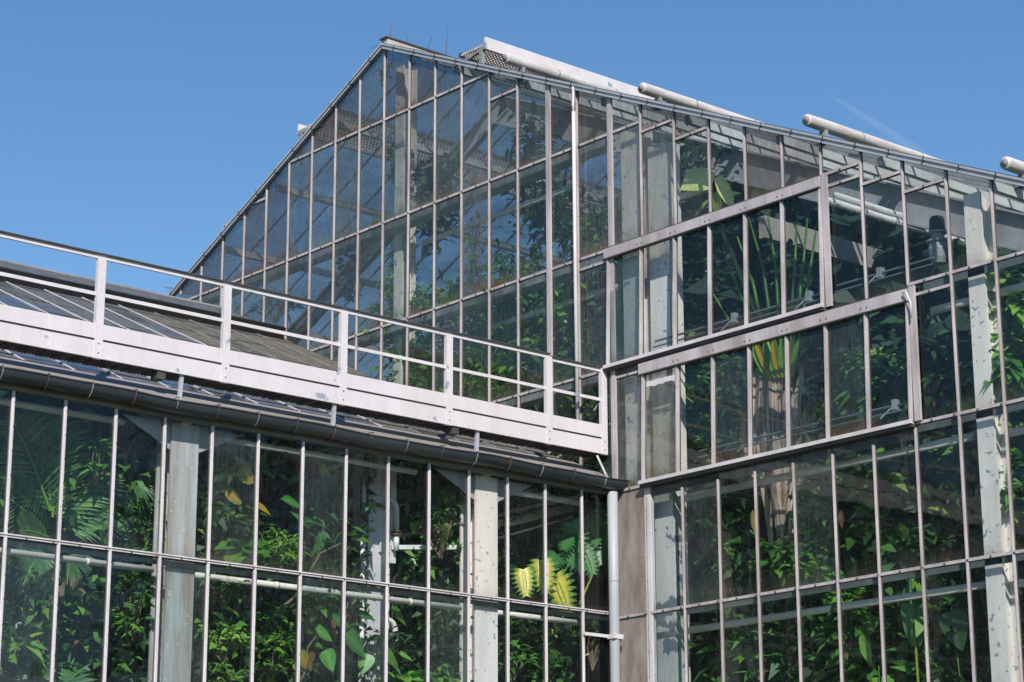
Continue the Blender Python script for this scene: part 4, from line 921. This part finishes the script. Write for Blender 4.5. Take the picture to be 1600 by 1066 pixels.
# --- low wing plants
e = thing('palm', 'feather palm with long drooping fronds behind the first panes on the left', 'palm', (-1.2, -9.6, -8.4))
b = MB(); b.tube([(-1.3, -9.3, -8.4), (-1.25, -9.3, -4), tuple(at(120, 900, x=-1.2))], [.14, .11, .09], 10); b.build('trunk', 'bark', e, True)
for (x0, y0, x1, y1, L) in ((78, 800, 18, 655, .75), (80, 800, 60, 640, .7), (82, 810, 95, 660, .6), (90, 820, 150, 720, .6), (70, 830, -20, 760, .6), (100, 830, 165, 790, .5), (75, 840, 30, 830, .45)):
    frond(e, at(x0, y0, x=-.9), at(x1, y1, x=-.7), FRONT, 22, L, 'leaf_palm', .12)
e = thing('palm', 'feather palm with fronds spreading across the second and third panes', 'palm', (-1.4, -8.9, -8.4))
for (x0, y0, x1, y1, L) in ((140, 860, 110, 740, .5), (140, 860, 165, 745, .55), (140, 860, 210, 770, .55), (140, 860, 90, 800, .45), (150, 870, 225, 830, .5)):
    frond(e, at(x0, y0, x=-1.3), at(x1, y1, x=-1.0), FRONT, 20, L, 'leaf_palm', .12)
b = MB(); b.tube([(-1.5, -8.8, -8.4), at(140, 870, x=-1.4)], .09, 8); b.build('trunk', 'bark', e, True)
for (px, py, out, L, lab) in ((62, 862, (-.1, .1, -1), .42, 'drooping fan palm leaf just under the rail in the first full pane'), (108, 868, (0, .6, -.8), .36, 'small fan palm leaf under the rail behind the second bar'),
                             (60, 1060, (0, -.2, 1), .5, 'pale fan palm leaf rising at the bottom left'), (100, 1070, (0, .4, 1), .5, 'fan palm leaf rising at the bottom between the first and second bars'), (215, 755, (0, .3, -1), .30, 'fan palm leaf hanging before the first column')):
    c = at(px, py, x=-.6); e = thing('fan_palm', lab, 'palm', c, 'fan palm leaves in the low wing'); fan(e, c, out, 22, L, stem=(-1.2, c.y, c.z-.5))
ws(150, 715, .5, 26, 36, 80, .26, 'leaf_green', 'whorled shrub with upright leaves and one yellow leaf in the second pane', prof=LANCE, ratio=.28)
ws(205, 700, .7, 22, 36, 110, .20, 'leaf_dark', 'dark shrub with a bare brown branch before the first column')
ws(205, 940, .5, 22, 60, 170, .18, 'leaf_green', 'tall shrub with yellow green leaves left of the first column', prof=LANCE, ratio=.3)
ws(20, 1015, .5, 14, 24, 22, .36, 'leaf_light', 'large leaved plant in the bottom left corner')
ws(40, 930, .8, 30, 40, 110, .14, 'leaf_green', 'small leaved bush below the drooping fan leaf')
ws(130, 960, 1.0, 30, 30, 110, .15, 'leaf_dark', 'dark tangled bush in the lower second pane', name='bush')
ws(230, 850, .8, 20, 20, 60, .18, 'leaf_green', 'green sprigs just above the rail at the first column')
ws(345, 720, .6, 30, 50, 90, .28, 'leaf_dark', 'dark broad leaved climber right of the first column', name='climbing_plant')
ws(350, 800, .6, 26, 30, 80, .2, 'leaf_green', 'shrub with pointed leaves under the large yellow leaves')
ws(375, 860, .5, 24, 20, 24, .3, 'leaf_green', 'round leaved plant just above the rail in the pane right of the first column', prof=ROUND, ratio=.8)
ws(430, 700, .6, 30, 24, 40, .26, 'leaf_green', 'leafy twigs behind the upper heating pipe', name='climbing_plant')
ws(437, 855, .45, 26, 28, 240, .17, 'leaf_light', 'bright bamboo like tuft standing on the rail in the fourth full pane', prof=LANCE, ratio=.18, name='bamboo')
ws(395, 830, .7, 20, 30, 100, .12, 'leaf_green', 'fine leaved bush left of the bright tuft', name='bush')
ws(350, 920, .5, 26, 24, 150, .13, 'leaf_green', 'feathery shrub under the rail beside the first column')
ws(350, 1000, .6, 30, 30, 190, .13, 'leaf_light', 'fern like bush in the lower pane right of the first column', name='fern')
ws(425, 1020, .6, 26, 36, 110, .18, 'leaf_green', 'bushy plant with curled leaves in the lower fifth pane')
ws(345, 1060, .5, 30, 20, 100, .13, 'leaf_green', 'small leaved bush cut by the bottom edge near the first column', name='bush')
ws(500, 800, .8, 34, 60, 90, .22, 'leaf_dark', 'dark leafy shrub under the round yellow leaf')
ws(500, 950, .6, 24, 26, 60, .22, 'leaf_green', 'green climber below the rail in the sixth pane', name='climbing_plant')
ws(572, 760, .8, 8, 40, 16, .14, 'leaf_dark', 'thin vine clinging to the inner pillar', name='climbing_plant')
ws(690, 790, .6, 24, 70, 330, .13, 'leaf_green', 'dense green climber hanging left of the second column', name='climbing_plant')
ws(655, 740, .9, 20, 30, 120, .11, 'leaf_dark', 'small leaved dark climber right of the bent pipe', name='climbing_plant')
ws(690, 970, .7, 26, 30, 60, .16, 'leaf_green', 'small whorled shrub low left of the second column')
ws(610, 1010, .7, 30, 30, 60, .2, 'leaf_dark', 'dark shrub at the foot of the inner pillar')
ws(640, 1055, .6, 24, 14, 20, .32, 'leaf_green', 'large leaf plant at the bottom edge below the lower bent pipe', prof=HEART, ratio=.7)
ws(815, 780, .8, 40, 24, 120, .13, 'leaf_dark', 'dark twiggy branches above the monstera', name='climbing_plant')
ws(780, 750, .5, 10, 16, 30, .16, 'leaf_green', 'bright leaves at the top corner right of the second column')
ws(900, 770, .8, 26, 20, 120, .12, 'leaf_dark', 'dark fine foliage under the gutter near the corner', name='climbing_plant')
ws(800, 1030, .5, 26, 30, 120, .17, 'leaf_green', 'green fern below the monstera pot', name='fern')
ws(845, 1000, .7, 20, 30, 90, .16, 'leaf_dark', 'dark shrub low under the yellow monstera')
ws(690, 1055, .6, 20, 14, 30, .22, 'leaf_light', 'light green leaves at the bottom edge left of the second column')
ws(925, 1000, 1.0, 14, 40, 60, .2, 'leaf_dark', 'dark shrub behind the bracket of the downpipe')
ws(783, 915, .8, 12, 30, 50, .12, 'leaf_dark', 'thin dark shrub between the second column and the pot')
# climber with large turning leaves
c = at(380, 760, x=-.6); e = thing('climbing_plant', 'climber with two large round leaves turning yellow behind the third pane right of the column', 'plant', (-.8, c.y, -8.4))
bigleaf(e, at(366, 725, x=-.4), (0.1, .9, -.45), (1, -.1, .2), .36, .33, 'leaf_autumn', ROUND, petiole=at(350, 760, x=-.9))
bigleaf(e, at(352, 773, x=-.45), (0.1, .8, .1), (1, -.2, .3), .28, .27, 'leaf_autumn', ROUND, petiole=at(340, 800, x=-.9))
bigleaf(e, at(402, 790, x=-.4), (.1, .9, -.2), (.8, -.1, .7), .24, .18, 'leaf_yellow', HEART, petiole=at(398, 810, x=-.8))
for (px, py, dd, L, Wd) in ((410, 738, (0, 1, .1), .24, .18), (435, 742, (0, 1, -.1), .24, .14), (330, 705, (0, 1, .2), .34, .22), (360, 700, (0, 1, .5), .3, .2), (440, 780, (0, 1, 0), .4, .24), (340, 862, (0, 1, .1), .3, .2), (455, 800, (0, .9, -.3), .34, .2), (480, 745, (0, -.9, -.1), .3, .2)):
    bigleaf(e, at(px, py, x=-.5), dd, (1, -.2, .6), L, Wd, 'leaf_big', OVATE, petiole=at(px-8, py+14, x=-.9))
stem_to(e, (-.9, c.y, -8.4), at(400, 700, x=-.8), .02); stem_to(e, at(385, 790, x=-.8), at(430, 700, x=-.7), .014)
c = at(512, 735, x=-.45); e = thing('climbing_plant', 'climber bearing one round yellow leaf beside the upper heating pipe', 'plant', (-.7, c.y, -8.4))
bigleaf(e, at(498, 732, x=-.45), (0, 1, -.05), (1, -.1, .1), .23, .23, 'leaf_yellow', HEART, petiole=at(475, 728, x=-.8))
for (px, py, dd, L, Wd) in ((515, 722, (0, 1, .05), .24, .16), (500, 832, (.2, .1, -1), .2, .18), (478, 815, (0, 1, .25), .24, .12), (552, 824, (0, 1, -.1), .34, .14), (585, 790, (0, -.9, -.2), .2, .12), (565, 838, (0, 1, -.3), .28, .16)):
    bigleaf(e, at(px, py, x=-.5), dd, (.8, -.2, .8), L, Wd, 'leaf_big', OVATE, petiole=at(px-8, py+12, x=-.9))
stem_to(e, (-.9, c.y, -8.4), at(500, 700, x=-.8), .015)
b = MB(); b.tube([at(483, 895, x=-.5), at(500, 865, x=-.5), at(520, 855, x=-.5), at(535, 848, x=-.5)], [.02, .016, .012, .008], 6); b.build('branch', 'twig', e)
c = at(550, 1000, x=-.4); e = thing('climbing_plant', 'plant with large heart shaped leaves behind the lower panes left of the inner pillar', 'plant', (-.7, c.y, -8.4))
for (px, py, dd, nn, L, Wd, mt_) in ((541, 990, (0, .9, -.5), (1, -.2, .35), .42, .34, 'leaf_big'), (508, 1016, (.2, .5, -1), (.7, -.5, .3), .27, .25, 'leaf_big_light'), (495, 985, (0, .9, -.2), (1, -.2, .5), .3, .24, 'leaf_big_light'), (575, 1022, (0, -.4, -.9), (.8, -.4, .5), .26, .26, 'leaf_big_light'), (598, 1020, (0, .9, -.2), (1, -.3, .4), .3, .28, 'leaf_green'), (625, 1022, (0, 1, -.1), (.9, -.2, .7), .26, .14, 'leaf_big_light'), (520, 968, (0, .9, .1), (1, -.2, .4), .34, .26, 'leaf_big'), (466, 1022, (0, .8, -.5), (1, -.2, .2), .3, .24, 'leaf_autumn'), (560, 960, (0, .9, .1), (1, -.2, .8), .34, .2, 'leaf_big'), (612, 950, (0, .9, -.5), (1, -.3, .5), .32, .18, 'leaf_green'), (640, 1058, (0, .9, .2), (1, -.2, .8), .4, .22, 'leaf_big_light')):
    bigleaf(e, at(px, py, x=-.35), dd, nn, L, Wd, mt_, HEART, petiole=at(px-6, py+16, x=-.8))
for px, py in ((486, 1026), (482, 1040), (520, 975)): bigleaf(e, at(px, py-8, x=-.3), (0, .3, -1), (1, -.1, .1), .12, .1, 'leaf_russet', ROUND)
stem_to(e, (-.9, c.y, -8.4), at(540, 940, x=-.8), .02); stem_to(e, at(470, 1066, x=-.4), at(495, 960, x=-.6), .02)
# monstera in its pot
c = at(812, 925, x=-.6); pot = thing('plant_pot', 'terracotta pot on the rail below the yellow monstera leaves', 'pot', c)
b = MB(); b.tube([c+Vector((0, 0, z)) for z in (-.30, -.30, .0, .0, .07, .07)], [.01, .12, .17, .19, .19, .15], 20); b.build('pot_body', 'terracotta', pot, True)
b = MB(); b.tube([c+Vector((0, 0, .02)), c+Vector((0, 0, .05))], .15, 16); b.build('soil', 'soil', pot)
e = thing('monstera', 'monstera with split yellow and green leaves near the corner of the low wing', 'monstera', c+Vector((0, 0, .05)))
for (px, py, tx, ty, L, mt_) in ((868, 905, 884, 945, .42, 'leaf_variegated'), (848, 880, 852, 920, .36, 'leaf_variegated'), (818, 893, 822, 925, .30, 'leaf_variegated'), (862, 890, 900, 872, .0, 'leaf_big')):
    if L: p0, p1 = at(px, py, x=-.4), at(tx, ty, x=-.34); monstera(e, p0, p1-p0, (.75, -.6, .1), L, mt_); stem_to(e, c+Vector((0, .05, .05)), p0, .01, 'leaf_light', .01, 'petiole')
e = thing('monstera', 'tall green monstera climbing beside the downpipe', 'monstera', (-.8, at(915, 950, x=-.8).y, -8.4))
for (px, py, tx, ty, L) in ((893, 820, 905, 858, .36), (915, 812, 935, 850, .34), (930, 815, 950, 840, .3), (885, 862, 905, 880, .32), (912, 860, 925, 892, .32), (870, 870, 850, 885, .3), (935, 850, 940, 885, .28), (890, 835, 878, 862, .28)):
    p0, p1 = at(px, py, x=-.55), at(tx, ty, x=-.45); monstera(e, p0, p1-p0, (.75+rnd(-.2,.2), -.55+rnd(-.2,.2), .3), L, 'leaf_big'); stem_to(e, at(915, 900, x=-.8), p0, .01, 'leaf_green', .02, 'petiole')
stem_to(e, (-.8, at(915, 950, x=-.8).y, -8.4), at(910, 800, x=-.8), .03, 'leaf_green')
b = MB(); b.tube([at(905, 945, x=-.4), at(925, 900, x=-.45), at(938, 860, x=-.6)], [.02, .014, .01], 6); b.build('yellow_stalk', 'leaf_lime', e)
e = thing('branch', 'bare brown branch leaning in the pane left of the first column', 'branch', at(186, 750, x=-.6))
b = MB(); b.tube([at(186, 752, x=-.6), at(200, 705, x=-.6), at(216, 680, x=-.6)], [.022, .018, .01], 6); b.build('wood', 'twig', e)
e = thing('branch', 'forked bare branches under the rail in the pane left of the inner pillar', 'branch', at(480, 930, x=-.7))
b = MB(); b.tube([at(440, 950, x=-.6), at(470, 925, x=-.6), at(500, 885, x=-.6)], [.02, .016, .012], 6); b.tube([at(536, 960, x=-.5), at(556, 938, x=-.5)], .014, 6); b.build('wood', 'twig', e)
# contrail high in the air far beyond the houses
a_, c_ = CAM+ray(1296, 148).normalized()*6000, CAM+ray(1450, 245).normalized()*6000
mt, n, l = nodes_of('contrail'); t1 = N(n, 'BsdfTransparent'); t2 = N(n, 'BsdfDiffuse'); mx = N(n, 'MixShader', Fac=.035); l.new(t1.outputs[0], mx.inputs[1]); l.new(t2.outputs[0], mx.inputs[2]); o = N(n, 'OutputMaterial'); l.new(mx.outputs[0], o.inputs[0])
b = MB(); b.tube([a_+(c_-a_)*(i/6) for i in range(7)], [1, 6, 8, 9, 10, 11, 3], 10); tag(b.build('contrail', 'contrail', None, True), 'faint white contrail in the sky above the right slope', 'contrail', None, 'stuff')
